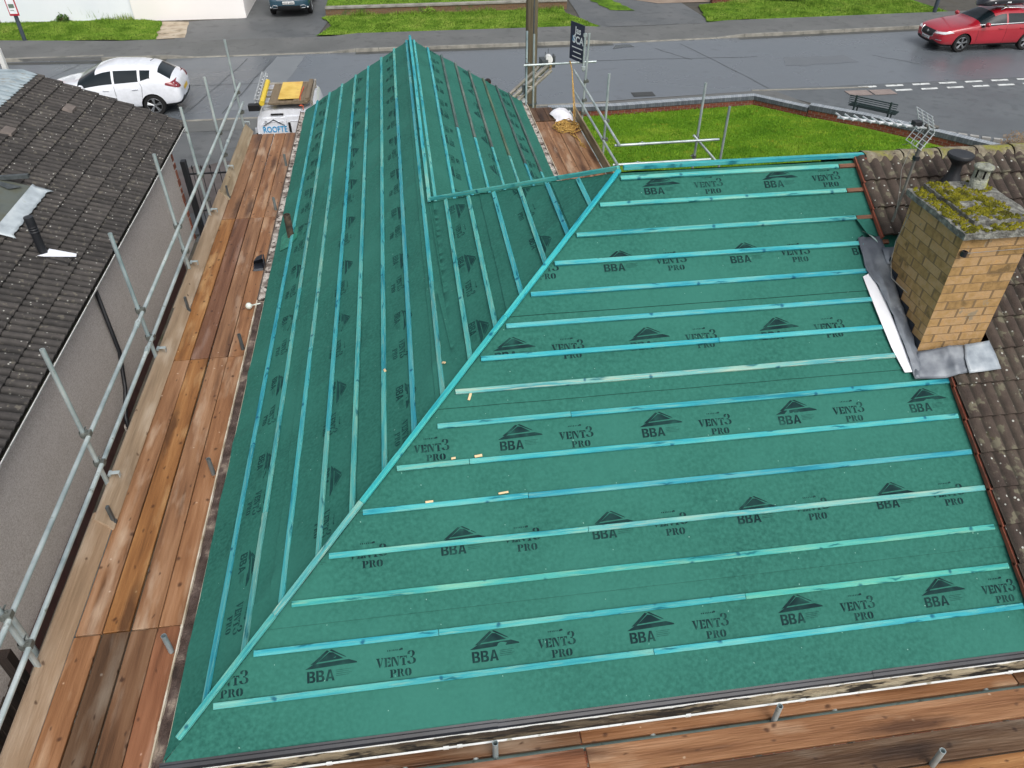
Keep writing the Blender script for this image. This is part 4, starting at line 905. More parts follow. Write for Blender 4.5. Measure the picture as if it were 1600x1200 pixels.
# ridge capping in grey sheet rising to the left
b = MB(); vs = []; m = 60
for i in range(m+1):
    y = 10.2+(14.34-10.2)*i/m; w1 = .006*noise.noise(Vector((y*6, 0, 0))); jag = .05*(math.sin(y*2*math.pi/.15) > 0)
    vs += [(-5.24+jag, y, 3.665), (-5.46, y, 3.755), (-5.75, y, 3.775+w1*.5), (-6.3, y, 3.79+w1*.5), (-7.1, y, 3.78), (-7.1, y, 3.4)]
b.add(vs, [(6*i+k, 6*i+k+1, 6*i+7+k, 6*i+6+k) for i in range(m) for k in range(5)])
o = b.build('flat_roof_sheet', M('pale_sheet', [(116,130,136), (150,164,170), (176,188,192)], .5, 3., (1, 3, 1), bump=.3, cols2=(132,128,116), scale2=6, amt2=.36), nb, smooth=False); o.modifiers.new('s', 'SOLIDIFY').thickness = .012
b = MB(); b.box((-6.75, 14.0, 3.95), (1.2, .06, .34), .0); b.box((-6.1, 15.03, 3.7), (.09, .10, .62)); b.build('white_post', m_white, nb, bevel=.006)
# roof light / lead apron
b = MB(); q = lambda x, y, z: (x, y, z)
b.add([q(-3.97, 8.10, 3.15), q(-3.97, 9.78, 3.15), q(-5.3, 9.66, 3.72), q(-5.3, 8.0, 3.72), q(-3.97, 8.10, 2.98), q(-3.97, 9.78, 2.98), q(-5.3, 9.66, 3.5), q(-5.3, 8.0, 3.5)], [(0, 1, 2, 3), (0, 4, 5, 1), (1, 5, 6, 2), (0, 3, 7, 4)])
rl = b.build('roof_light', M('grey_panel', [(70,76,74), (92,98,92), (86,84,60)], .5, 2.), nb)
b = MB(); vs = []
for i in range(25):
    y = 8.10+1.68*i/24; r = .012*math.sin(i*2.2); endr = .06*(1 if i in (0, 24) else 0)
    vs += [(-3.965, y, 3.20), (-3.93, y, 3.155), (-3.80+endr+r*.5, y, 3.10-.4*endr), (-3.75+endr+r, y, 3.075-.4*endr)]
b.add(vs, [(4*i+k, 4*i+k+4, 4*i+k+5, 4*i+k+1) for i in range(24) for k in range(3)])
o = b.build('lead_apron', M('pale_lead', [(150,160,166), (178,188,194), (198,206,208)], .5, 4, bump=.3, cols2=(138,150,140), scale2=8, amt2=.3), rl, smooth=True); o.modifiers.new('s', 'SOLIDIFY').thickness = .006
b = MB(); b.path([(-3.97, 8.08, 3.16), (-3.97, 9.80, 3.16)], .016, 6); b.build('glazing_bar', m_leadlight, rl)
b = MB(); b.box((-4.35, 9.72, 3.36), (.8, .07, .06), .04); b.add([(-4.2, 9.45, 3.27), (-4.05, 9.62, 3.23), (-4.6, 9.60, 3.44)], [(0, 1, 2)]); b.build('side_flashing', m_rust, rl)
# vent pipe
b = MB(); v0 = Vector((-3.31, 7.93, 2.72)); b.tube(v0, v0+Vector((0, 0, .72)), .062, 18)
for zz in (.50, .54, .58): b.lathe(v0+Vector((0, 0, zz)), [(.062, 0), (.07, .008), (.07, .018), (.062, .026)], 18)
b.lathe(v0+Vector((0, 0, .60)), [(.066, 0), (.068, .14), (.066, .15), (.0, .155)], 18)
vp = b.build('vent_pipe', m_black, nb, smooth=True, angle=40)
b = MB(); b.add([SN1.at(7.80, .78, .105, True), SN1.at(8.04, .78, .105, True), SN1.at(8.10, .42, .10, True), SN1.at(8.0, .40, .11, True), SN1.at(7.97, .72, .11, True), SN1.at(7.78, .86, .105, True)], [(0, 1, 2, 3), (0, 3, 4, 5)]); orient(b, SN1, 0)
o = b.build('pipe_flashing', flat('white_flashing', (228, 232, 240), .5), vp); o.modifiers.new('s', 'SOLIDIFY').thickness = .004
b = MB(); b.add([SN1.at(7.70, .74, .095, True), SN1.at(7.94, .74, .095, True), SN1.at(7.98, .44, .09, True), SN1.at(7.72, .44, .09, True)], [(0, 1, 2, 3)]); orient(b, SN1, 0); o = b.build('flashing_tile', m_greytile, vp); o.modifiers.new('s', 'SOLIDIFY').thickness = .015
for (u, s) in ((13.15, 1.95), (11.45, 2.45)):
    b = MB(); T = Matrix.Translation(SN1.at(u, s, .095, True)) @ Matrix.Rotation(PN, 4, 'Y'); b.box((0, 0, 0), (.2, .3, .05), M4=T, taper=.85); b.build('tile_vent', M('vent_tile', [(92,86,82), (122,112,106)], .8, 5), nb, bevel=.006)
b = MB(); b.path([(-2.80, 7.95, 2.36), (-2.78, 7.9, 1.0), (-2.78, 7.6, .45), (-2.74, 7.15, .2), (-2.70, 7.0, .0)], .034, 10); b.build('downpipe', m_black, nb, smooth=True)
b = MB(); b.box((-2.70, 7.08, .04), (.16, .1, .08), .3); b.build('drain', M('pale_rubble', [(150,140,130), (190,184,176)], .9, 8), nb)
# path between the houses
gp = 'structure'
# ---------------------------------------------------------------- iron gate
gt = empty('iron_gate', (-2.0, 13.75, 0), 'black iron gate with spear heads between the two bungalows', 'gate')
b = MB(); b.box((-2.66, 13.78, .95), (.10, .16, 1.9)); b.build('gate_post', m_black, gt); 
b = MB(); b.box((-2.02, 13.75, 1.60), (1.16, .025, .035)); b.box((-2.02, 13.75, .72), (1.16, .025, .03)); b.box((-2.02, 13.75, .15), (1.16, .025, .03)); b.build('gate_rail', m_black, gt)
for k in range(6):
    b = MB(); x = -2.5+.19*k; b.tube((x, 13.75, .1), (x, 13.75, 1.72), .008, 6); b.lathe((x, 13.75, 1.70), [(.008, 0), (.026, .03), (.001, .11)], 6); b.build('spear_bar', m_black, gt)
for k in range(5):
    b = MB(); x = -2.42+.19*k; b.tube((x, 13.75, .1), (x, 13.75, .8), .007, 6); b.lathe((x, 13.75, .8), [(.008, 0), (.024, .03), (.001, .09)], 6); b.build('dog_bar', m_black, gt)
# ---------------------------------------------------------------- dark timber fence, bottom left
fe = empty('timber_fence', (-2.2, -.5, 0), 'dark brown close boarded fence below the scaffold at the bottom left', 'fence')
m_fence = M('dark_fence', [(26,20,16), (44,34,28), (58,46,36)], .9, 2., (6, 6, .6), bump=.6, tint=True)
b = MB()
for k in range(44): b.box((-1.95+.012*(k % 2), 1.45-.12*k, .85), (.018, .135, 1.66+.01*rb.random()))
b.build('fence_boards', m_fence, fe)
b = MB(); [b.box((-1.99, -1.1, z), (.05, 5.3, .08)) for z in (.3, 1.4)]; b.build('fence_rail', m_fence, fe)
for y in (1.6, -.4, -2.4): b = MB(); b.box((-1.99, y, .95), (.1, .1, 1.9)); b.build('fence_post', m_fence, fe)
# ================================================================ ground, road, verges
def sheet2(name, pts, z, mat, kind='structure', th=0., label=None, cat=None, wob=0., top=None):
    """flat sheet or raised slab from a plan outline"""
    b = MB(); P = []
    n = len(pts)
    for i in range(n):
        a, c = Vector(pts[i]), Vector(pts[(i+1) % n]); L = (c-a).length; k = max(1, int(L/.35)) if wob else 1
        for j in range(k):
            q = a.lerp(c, j/k); P.append((q.x+(wob*noise.noise(Vector((q.x*2.1, q.y*2.1, 1))) if wob else 0), q.y+(wob*noise.noise(Vector((q.x*2.1, q.y*2.1, 8))) if wob else 0)))
    ar = sum(P[i][0]*P[(i+1) % len(P)][1]-P[(i+1) % len(P)][0]*P[i][1] for i in range(len(P)))
    if ar < 0: P = P[::-1]
    m = len(P); tri = tessellate_polygon([[Vector((x, y, 0)) for x, y in P]])
    b.add([(x, y, z) for x, y in P], [t for t in tri]); 
    for i, f in enumerate(b.f):
        p = [Vector(b.v[j]) for j in f]
        if (p[1]-p[0]).cross(p[2]-p[0]).z < 0: b.f[i] = f[::-1]
    if th: b.add([(x, y, z) for x, y in P]+[(x, y, z-th) for x, y in P], [(i, m+i, m+(i+1) % m, (i+1) % m) for i in range(m)])
    o = b.build(name, mat); tag(o, label, cat, kind=kind); return o
m_earth = M('earth', [(58,56,50), (78,76,70), (70,66,56)], .95, 1.2, bump=.5)
m_asph = M('wet_asphalt', [(92,98,103), (99,105,111), (107,113,119)], .30, .28, bump=.12, bscale=90, cols2=(95,100,105), scale2=2.5, amt2=.36, rvar=.12, spec=.5)
m_pave = M('pavement_asphalt', [(92,94,93), (100,102,101), (108,109,108)], .7, .6, bump=.3, bscale=80, cols2=(90,92,91), scale2=3, amt2=.38)
m_drive = M('driveway_asphalt', [(82,85,87), (94,97,98), (104,106,107)], .55, .5, bump=.3, bscale=80, cols2=(84,87,88), scale2=2.2, amt2=.4, rvar=.1)
m_kerb = M('kerb_concrete', [(104,104,98), (136,134,126), (154,152,142)], .85, 3, bump=.3)
m_channel = M('wet_channel', [(64,66,64), (84,86,84)], .4, 1.5)
m_grass = M('grass', [(60,88,26), (84,116,36), (104,138,44), (122,146,52)], 1., .9, bump=1., bscale=70, spec=.1, cols2=(52,84,24), scale2=5, amt2=.38)
m_lawn = M('lawn', [(72,110,26), (86,126,32), (100,136,38), (122,146,48)], 1., .55, (1, 1.8, 1), bump=1., bscale=60, spec=.1, cols2=(134,146,44), scale2=1.6, amt2=.30)
m_path = M('path_stain', [(70,62,58), (96,90,88), (88,72,70)], .6, .8, bump=.3, bscale=50)
b = MB(); b.add([(-250, -250, 0), (250, -250, 0), (250, 250, 0), (-250, 250, 0)], [(0, 1, 2, 3)]); tag(b.build('ground', m_earth), kind='structure')
def yk(x): return 28.95 + (.30 if x < -9 else 0) + (.0 if x < 12 else .045*(x-12))      # far kerb line
def yn(x): return 21.85 if x < 9 else 22.0
XB = [-60, -30, -14, -9, -4, 0, 5, 10, 14, 18, 25, 34, 60]
sheet2('road', [(-90, 21.8), (6, 21.8), (14.3, 22.39), (18.4, 22.22), (40, 22.8), (90, 23), (90, 33)]+[(x, yk(x)) for x in XB[::-1]]+[(-90, 29.2)], .004, m_asph)
sheet2('side_road', [(14.6, 22.5), (60, 23.1), (60, 6), (30, 2), (24, 10), (19.2, 17.2), (17.6, 18.4), (16.4, 19.9), (15.4, 21.3)], .009, M('side_asphalt', [(84,89,92), (94,99,102), (102,107,110)], .5, .4, bump=.25, bscale=80, cols2=(86,91,94), scale2=3, amt2=.42, rvar=.12))
sheet2('driveway', [(-7, -8), (-1.2, -8), (-1.2, 14), (5.6, 15.5), (5.6, 21.78), (-12, 21.78), (-12, 14), (-2.8, 14)], .008, m_drive)
sheet2('path', [(-2.83, -8), (.28, -8), (.28, 13.6), (-2.83, 13.6)], .013, M('narrow_path', [(58,56,48), (84,80,72), (100,96,86), (60,68,38)], .85, 1.4, bump=.5))
sheet2('path_stain', [(-4.2, 15.2), (-.6, 14.9), (-.2, 18.0), (-2.2, 18.6), (-4.5, 17.9)], .013, m_path, wob=.25)
sheet2('pavement', [(-90, 20.2), (14.2, 20.95), (15.6, 20.7), (15.0, 22.2), (14.3, 22.36), (9, 21.9), (-3.6, 21.75), (-90, 21.9)], .017, m_pave)
# far pavement with kerb, dropped at the drives
def pav(name, xs, z):
    lo = [(x, yk(x)) for x in xs]; hi = [(x, 31.25+(.03*(x-12) if x > 12 else 0)+(.7 if x < -12 else 0)) for x in xs]
    return sheet2(name, lo+hi[::-1], z, m_pave, th=.12)
pav('pavement', [-60, -30, -14, -9, -6.6], .11); pav('pavement', [.5, 5, 10], .11); pav('pavement', [16.5, 20, 25, 34, 60], .11)
for (xa, xb, za, zb) in ((-6.6, -5.6, .11, .025), (-5.6, -.6, .025, .025), (-.6, .5, .025, .11), (10, 11.2, .11, .025), (11.2, 15.3, .025, .025), (15.3, 16.5, .025, .11)):
    b = MB(); y0, y1 = yk(xa), yk(xb); t0 = 31.25+(.03*(xa-12) if xa > 12 else 0); t1 = 31.25+(.03*(xb-12) if xb > 12 else 0)
    b.add([(xa, y0, za), (xb, y1, zb), (xb, t1, zb), (xa, t0, za)], [(0, 1, 2, 3)]); tag(b.build('dropped_pavement', m_pave), kind='structure')
def kerb(xs, zf):
    b = MB()
    for i in range(len(xs)-1):
        xa, xb = xs[i], xs[i+1]; k = max(1, round((xb-xa)/.915))
        for j in range(k):
            a = xa+(xb-xa)*j/k+.006; c = xa+(xb-xa)*(j+1)/k-.006; za, zb = zf(a), zf(c); ya, yb = yk(a), yk(c)
            vs = [(a, ya-.125, 0), (c, yb-.125, 0), (c, yb-.115, zb), (a, ya-.115, za), (c, yb+.01, zb), (a, ya+.01, za)]
            b.add(vs, [(0, 1, 2, 3), (3, 2, 4, 5), (0, 3, 5), (1, 4, 2)])
    return tag(b.build('kerb', m_kerb), kind='structure')
def zk(x):
    for (a, c, d, e_) in ((-6.6, -5.6, 1, 0), (-5.6, -.6, 0, 0), (-.6, .5, 0, 1), (10, 11.2, 1, 0), (11.2, 15.3, 0, 0), (15.3, 16.5, 0, 1)):
        if a <= x <= c: t = (x-a)/(c-a); return .028+.09*(d+(e_-d)*t)
    return .118
kerb([-40, -14, -9, -6.6, -5.6, -.6, .5, 5, 10, 11.2, 15.3, 16.5, 20, 25, 34, 50], zk)
b = MB()
for xs in ([-40, -14, -9, -6.6], [.5, 5, 10.8], [16.2, 20, 25, 34]):
    vs = []
    for x in xs: vs += [(x, yk(x)-.126, .009), (x, yk(x)-.42, .009)]
    b.add(vs, [(2*i+1, 2*i+3, 2*i+2, 2*i) for i in range(len(xs)-1)])
tag(b.build('road_channel', m_channel), kind='structure')
# near kerb edging strip
b = MB(); b.box((-8, 21.82, .012), (34, .12, .03)); b.box((16.3, 22.32, .006), (4.2, .11, .03), -.04); tag(b.build('near_kerb', m_kerb), kind='structure')
# drives and yards on the far side
sheet2('driveway', [(-6.9, 31.26), (-1.15, 31.26), (-.7, 34.5), (-.9, 48), (-4.45, 48), (-4.45, 34.8), (-6.9, 34.45)], .022, m_drive)
sheet2('driveway', [(10.2, 31.3), (16, 31.4), (15.7, 36), (15.9, 50), (11.0, 50), (10.4, 34)], .022, m_drive)
sheet2('tan_drive', [(14.6, 35.2), (20, 35.2), (21, 50), (13.6, 50), (13.2, 36.4)], .034, M('tan_drive', [(128,112,98), (150,134,118)], .9, 2))
sheet2('paving_apron', [(-8.15, 34.6), (-6.85, 34.4), (-6.5, 31.75), (-7.8, 31.6)], .03, M('cracked_concrete', [(146,132,112), (176,162,142), (188,178,160)], .9, 2.2, bump=.3, cols2=(110,104,80), scale2=3, amt2=.36), wob=.05)
sheet2('verge', [(-40, 32.2), (-13, 31.95), (-7.6, 31.5), (-8.0, 34.6), (-9.2, 35.02), (-40, 36.6)], .05, m_grass, wob=.16)
sheet2('verge', [(-1.2, 31.3), (10.85, 31.3), (9.85, 33.9), (9.9, 34.7), (-1.1, 34.45), (-.6, 32.7)], .06, m_grass, wob=.14)
sheet2('verge', [(-.95, 34.9), (9.95, 34.9), (10.4, 37), (10.4, 60), (-.95, 60)], .26, m_grass)
sheet2('verge', [(15.75, 31.6), (26.2, 31.75), (27.5, 31.9), (27.2, 33.4), (26.6, 36), (24, 36.4), (16.4, 34.6)], .06, m_grass, wob=.14)
sheet2('verge', [(12.0, 34.2), (13.2, 34.0), (12.4, 36.5), (11.5, 38), (11.2, 37.8)], .04, m_grass, wob=.2)
sheet2('lawn', [(5.2, 9.4), (30, 9.4), (24, 11.5), (17.55, 17.2), (16.25, 18.65), (14.93, 19.65), (13.66, 20.95), (8.86, 20.55), (6.7, 20.6), (5.2, 20.6)], .03, m_lawn)
# grass blades
def blades(name, poly, z, n, hgt, cols, label, seed, wd=.012, lean=.5, clump=.0):
    r = np.random.RandomState(seed); P = np.array(poly); lo = P.min(0); hi = P.max(0); pts = []
    def inside(q):
        x, y = q[:, 0], q[:, 1]; ins = np.zeros(len(q), bool); j = len(P)-1
        for i in range(len(P)):
            c = ((P[i, 1] > y) != (P[j, 1] > y)) & (x < (P[j, 0]-P[i, 0])*(y-P[i, 1])/(P[j, 1]-P[i, 1]+1e-9)+P[i, 0]); ins ^= c; j = i
        return ins
    q = lo+(hi-lo)*r.rand(int(n*(hi-lo).prod()/max(1, (hi-lo).prod()*.7))+n, 2); q = q[inside(q)][:n]; n = len(q)
    if clump: 
        f = np.array([noise.noise(Vector((a*.9, c*.9, seed))) for a, c in q]); hh = hgt*(.6+clump*np.clip(f, -.2, 1))
    else: hh = np.full(n, hgt)
    hh = hh*(.5+r.rand(n)); a = r.rand(n)*6.283; ln = lean*hh*r.rand(n); b_ = r.rand(n)*6.283
    dx, dy = np.cos(a)*wd, np.sin(a)*wd; V = np.zeros((n, 3, 3))
    V[:, 0] = np.stack([q[:, 0]-dx, q[:, 1]-dy, np.full(n, z)], 1); V[:, 1] = np.stack([q[:, 0]+dx, q[:, 1]+dy, np.full(n, z)], 1)
    V[:, 2] = np.stack([q[:, 0]+ln*np.cos(b_), q[:, 1]+ln*np.sin(b_), z+hh], 1)
    me = bpy.data.meshes.new(name); me.vertices.add(3*n); me.vertices.foreach_set('co', V.ravel()); me.loops.add(3*n); me.loops.foreach_set('vertex_index', np.arange(3*n))
    me.polygons.add(n); me.polygons.foreach_set('loop_start', np.arange(n)*3); me.update(); me.materials.append(cols)
    o = bpy.data.objects.new(name, me); sc.collection.objects.link(o); tag(o, label, 'grass', kind='stuff'); return o
m_blade = M('grass_blade', [(80,112,36), (112,146,52), (136,164,68), (158,172,86)], .9, 1.1, spec=.15, cols2=(60,92,24), scale2=14, amt2=.4)
m_blade2 = M('lawn_blade', [(80,124,28), (98,140,34), (116,154,42), (146,168,60)], .9, .8, (1, 1.8, 1), spec=.15, cols2=(142,152,52), scale2=2.2, amt2=.34)
blades('lawn_grass', [(6.3, 10), (20, 12), (17.4, 17.1), (14.9, 19.6), (13.6, 20.9), (6.8, 20.5)], .03, 90000, .045, m_blade2, 'short bright green lawn grass inside the brick wall', 1, .012, .8)
blades('verge_grass', [(-14.5, 32.1), (-7.7, 31.55), (-8.05, 34.6), (-9.2, 35.0), (-15.5, 35.6)], .05, 26000, .09, m_blade, 'longer grass on the verge in front of the white wall', 2, .016, .8, 1.4)
blades('verge_grass', [(-1.1, 31.35), (10.8, 31.35), (9.8, 33.9), (9.8, 34.4), (-1.0, 34.4), (-.6, 32.7)], .06, 36000, .075, m_blade, 'grass on the verge below the low brick wall', 3, .016, .8, 1.2)
blades('verge_grass', [(-.95, 34.95), (9.9, 34.95), (10.2, 42), (-.95, 42)], .26, 26000, .08, m_blade, 'grass of the garden behind the low brick wall', 4, .016, .8, 1.2)
blades('verge_grass', [(15.8, 31.65), (27.2, 31.95), (26.4, 36), (24, 36.3), (16.4, 34.5)], .06, 30000, .08, m_blade, 'grass on the verge near the red car', 5, .016, .8, 1.4)
blades('verge_grass', [(-15.5, 35.45), (-9.2, 34.85), (-9.2, 35.0), (-15.5, 35.6)], .05, 1500, .42, m_blade, 'tall uncut grass along the foot of the white wall', 6, .012, .5, 1.2)
blades('verge_grass', [(-.9, 34.2), (9.9, 34.4), (9.9, 34.55), (-.9, 34.38)], .06, 2200, .2, m_blade, 'tall grass along the foot of the low brick wall', 7, .012, .5, 1.6)
# markings
b = MB()
def mark(x0, x1, y0, y1, w_=.16):
    b.add([(x0, y0-w_/2, .0135), (x1, y1-w_/2, .0135), (x1+.03, y1+w_/2, .0135), (x0+.03, y0+w_/2, .0135)], [(0, 1, 2, 3)])
for k in range(9): x = 18.05+1.02*k; mark(x, x+.66, 22.28+.02*k, 22.29+.02*k)
for k in range(8): x = 19.15+.98*k; mark(x, x+.62, 21.80+.02*k, 21.81+.02*k)
tag(b.build('road_markings', M('worn_paint', [(150,154,154), (206,210,208), (220,224,222)], .8, 3, cols2=(120,124,126), scale2=9, amt2=.36)), kind='structure')
b = MB(); b.box((17.75, 21.68, .022), (.8, .5, .01)); b.box((18.62, 21.66, .022), (.8, .5, .01)); tag(b.build('tactile_paving', M('pinkish_slab', [(128,116,112), (146,134,128)], .9, 3)), kind='structure')
b = MB(); b.box((10.35, 22.5, .012), (.75, .42, .012)); b.box((10.35, 22.5, .019), (.64, .3, .006)); tag(b.build('drain_cover', flat('iron_cover', (60, 62, 62), .6)), 'dark iron drain cover in the road beyond the lawn wall', 'drain cover')
# repaired cracks and patches in the asphalt
b = MB(); rc = random.Random(8)
for (x0, y0, x1, y1) in ((-3.6, 28.5, -4.8, 22.2), (-2.6, 28.3, -3.6, 22.4), (-9.6, 28.7, -10.8, 25.4), (13.6, 28.4, 14.9, 22.6), (12.3, 27.9, 13.3, 26.2), (-6.2, 25.4, -1.2, 25.3), (9.0, 26.6, 16.0, 26.3), (20.5, 25.9, 21.7, 24.6), (3.3, 28.5, 3.9, 24.5)):
    n = 26; vs = []
    for i in range(n+1):
        t = i/n; x = x0+(x1-x0)*t+.1*noise.noise(Vector((t*5, x0, y0))); y = y0+(y1-y0)*t+.1*noise.noise(Vector((t*5, y0, 3))); d = Vector((y1-y0, x0-x1)).normalized()*(.010+.012*rc.random())
        vs += [(x-d.x, y-d.y, .010), (x+d.x, y+d.y, .010)]
    b.add(vs, [(2*i, 2*i+1, 2*i+3, 2*i+2) for i in range(n)])
for i in range(len(b.f)):
    p = [Vector(b.v[j]) for j in b.f[i][:3]]
    if (p[1]-p[0]).cross(p[2]-p[0]).z < 0: b.f[i] = b.f[i][::-1]
tag(b.build('road_crack', flat('crack_filler', (74, 78, 80), .6)), kind='structure')
sheet2('road_patch', [(-3.4, 22.6), (-2.2, 22.7), (-1.4, 28.6), (-2.5, 28.6)], .009, M('patched_asphalt', [(112,117,121), (124,129,133)], .55, .6), wob=.06)
sheet2('road_patch', [(10.7, 28.1), (11.6, 28.2), (11.5, 28.55), (10.8, 28.6)], .0125, flat('puddle_dark', (62, 66, 66), .25), wob=.2)
sheet2('road_patch', [(16.6, 25.0), (19.6, 25.1), (19.4, 26.0), (17.0, 26.1)], .009, M('darker_asphalt', [(96,101,106), (106,111,116)], .5, .6), wob=.2)
# ---------------------------------------------------------------- walls
m_red = uv_tiles('red_brick', [(86,46,36), (116,60,46), (136,80,60)], mortar=(120,104,92), brick=(1., 1., .06))
m_blue = uv_tiles('blue_brick', [(70,76,84), (90,96,104), (108,114,120)], mortar=(70,70,72), brick=(1., 1., .07))
m_cope = uv_tiles('coping_top', [(126,134,142), (146,154,160), (160,166,172)], mortar=(96,100,104), brick=(1., 1., .05))
def lowwall(name, pts, z0, z1, label, th=.22, mats=None, cope=.13, over=.02):
    r = empty(name, (pts[0][0], pts[0][1], 0), label, 'wall'); bb = MB(); cc = MB(); n = len(pts)
    P = [Vector(p) for p in pts]; off = []
    for i in range(n):
        d = Vector((0, 0))
        if i > 0: d += (P[i]-P[i-1]).normalized()
        if i < n-1: d += (P[i+1]-P[i]).normalized()
        d.normalize(); off.append(Vector((-d.y, d.x)))
    def ring(h, z, o2, mi_top=False):
        return [(P[i].x+off[i].x*o2, P[i].y+off[i].y*o2, z) for i in range(n)]
    for (w_, sgn) in ((0., -1), (th, 1)):
        u = 0
        for i in range(n-1):
            a, c = P[i]+off[i]*w_, P[i+1]+off[i+1]*w_; L = (c-a).length
            q = [(a.x, a.y, z0), (c.x, c.y, z0), (c.x, c.y, z1-cope), (a.x, a.y, z1-cope)]; uv = [(u, z0/.075), (u+L/.225, z0/.075), (u+L/.225, (z1-cope)/.075), (u, (z1-cope)/.075)]
            bb.add(q, [(0, 1, 2, 3) if sgn < 0 else (3, 2, 1, 0)], 0, [uv if sgn < 0 else uv[::-1]])
            a, c = P[i]+off[i]*(w_+over*sgn), P[i+1]+off[i+1]*(w_+over*sgn)
            q = [(a.x, a.y, z1-cope), (c.x, c.y, z1-cope), (c.x, c.y, z1), (a.x, a.y, z1)]; uv = [(u*3, 0.05), (u*3+L/.075, .05), (u*3+L/.075, .95), (u*3, .95)]
            cc.add(q, [(0, 1, 2, 3) if sgn < 0 else (3, 2, 1, 0)], 0, [uv if sgn < 0 else uv[::-1]]); u += L/.225
    u = 0
    for i in range(n-1):
        a, c = P[i]-off[i]*over, P[i+1]-off[i+1]*over; e, f = P[i+1]+off[i+1]*(th+over), P[i]+off[i]*(th+over); L = (c-a).length
        cc.add([(a.x, a.y, z1), (c.x, c.y, z1), (e.x, e.y, z1), (f.x, f.y, z1)], [(0, 1, 2, 3)], 1, [[(u, .05), (u+L/.075, .05), (u+L/.075, .95), (u, .95)]]); u += L/.075
    for i in (0, n-1):
        a, c = P[i], P[i]+off[i]*th; fs = (0, 1, 2, 3)
        bb.add([(a.x, a.y, z0), (c.x, c.y, z0), (c.x, c.y, z1-cope), (a.x, a.y, z1-cope)], [fs], 0, [[(0, 0), (1, 0), (1, z1/.075), (0, z1/.075)]])
        a, c = P[i]-off[i]*over, P[i]+off[i]*(th+over); cc.add([(a.x, a.y, z1-cope), (c.x, c.y, z1-cope), (c.x, c.y, z1), (a.x, a.y, z1)], [fs], 0, [[(0, 0), (3, 0), (3, 1), (0, 1)]])
    bb.build('brickwork', mats[0] if mats else m_red, r); cc.build('coping', [mats[1], mats[1]] if mats else [m_blue, m_cope], r); return r
lowwall('garden_wall', [(6.75, 20.72), (8.86, 20.62), (11.2, 20.82), (13.66, 21.0), (14.93, 19.7)], .0, .31, 'low red brick wall with grey blue coping round the front lawn')
lowwall('garden_wall', [(14.95, 19.68), (16.2, 18.62), (17.5, 17.2), (20.5, 13.6)], .0, .40, 'raised stretch of the lawn wall beside the dark bench', cope=.15)
m_oldred = uv_tiles('old_brick', [(96,74,58), (124,96,72), (106,88,62)], mortar=(112,104,90), brick=(1., 1., .06), moss=[((86,96,50), 2, .60)])
m_cc = M('old_coping', [(110,108,100), (144,142,134), (160,158,150)], .9, 3, bump=.4)
lowwall('garden_wall', [(-.93, 34.5), (3, 34.55), (10.05, 34.68)], 0, .42, 'low mossy brick wall with concrete coping across the road', .24, (m_oldred, m_cc), .07, .04)
lowwall('garden_wall', [(17.2, 35.0), (19.4, 35.2)], 0, .5, 'short red brick wall beside the bush at the top right', .24, (m_red, m_cc), .06)
# white rendered house opposite
wh = empty('white_house', (-10, 38, 0), 'white rendered house end behind the verge at the top left', 'house')
m_rend = M('white_render', [(226,233,240), (236,241,246), (242,246,250)], .8, .35, bump=.1, bscale=30)
m_rend2 = M('cream_render', [(240,236,232), (246,243,240)], .8, .5, bump=.1, bscale=30)
b = MB(); b.box((-13.0, 38.5, 1.4), (7.6, 6.98, 2.8)); b.build('wall', m_rend, wh)
b = MB(); b.box((-6.83, 38.5, 1.4), (4.76, 7.30, 2.8)); b.build('extension_wall', m_rend2, wh)
b = MB(); b.box((-10.5, 38.5, 2.88), (13., 8., .16)); b.add([(-17.2, 34.4, 2.96), (-4.1, 34.4, 2.96), (-4.1, 38.5, 4.9), (-17.2, 38.5, 4.9), (-17.2, 42.6, 2.96), (-4.1, 42.6, 2.96)], [(0, 1, 2, 3), (3, 2, 5, 4), (1, 5, 2), (0, 3, 4)]); b.build('roof', m_greytile if False else M('roof_brown', [(76,60,52), (98,80,70)], .9, 3), wh)
b = MB(); b.box((-15.3, 35.02, .95), (1.0, .12, 1.9)); b.build('door', flat('dark_door', (52, 44, 44), .5), wh)
# bush
def bush(name, c, r, n, mat, label, seed, sq=.7, twigs=None, leaf=.05):
    rn = random.Random(seed); e_ = empty(name, (c[0], c[1], 0), label, 'bush'); b = MB()
    for k in range(n):
        while True:
            d = Vector((rn.uniform(-1, 1), rn.uniform(-1, 1), rn.uniform(0, 1)))
            if .35 < d.length < 1: break
        d *= .75+.35*noise.noise(d*2.2+Vector((seed, 0, 0)))
        p = Vector((c[0]+d.x*r[0], c[1]+d.y*r[1], c[2]+d.z*r[2])); s_ = leaf*rn.uniform(.5, 1.3)
        u = Vector((rn.uniform(-1, 1), rn.uniform(-1, 1), rn.uniform(-.6, .6))).normalized(); v = u.orthogonal().normalized()
        b.add([p-u*s_, p+v*s_*.5, p+u*s_, p-v*s_*.5], [(0, 1, 2, 3)])
    b.build('foliage', mat, e_)
    b = MB()
    for k in range(24):
        a = rn.uniform(0, 6.28); rr = rn.uniform(.3, .9); p0 = Vector((c[0]+rn.uniform(-.2, .2)*r[0], c[1]+rn.uniform(-.3, .3)*r[1], 0)); p1 = Vector((c[0]+rr*.8*r[0]*math.cos(a), c[1]+rr*.8*r[1]*math.sin(a), c[2]+r[2]*rn.uniform(.2, .45)))
        b.path([p0, (p0+p1)/2+Vector((0, 0, .1)), p1], .012, 4)
    b.build('stems', M('twig', [(84,66,50), (120,98,76)], .9, 5), e_)
m_leafd = M('dark_leaf', [(22,36,20), (38,56,28), (60,78,40)], .8, 3., spec=.3)
bush('bush', (21.3, 35.3, .05), (2.4, 1.1, 1.2), 5200, m_leafd, 'dark green bush on the verge at the top right', 4)
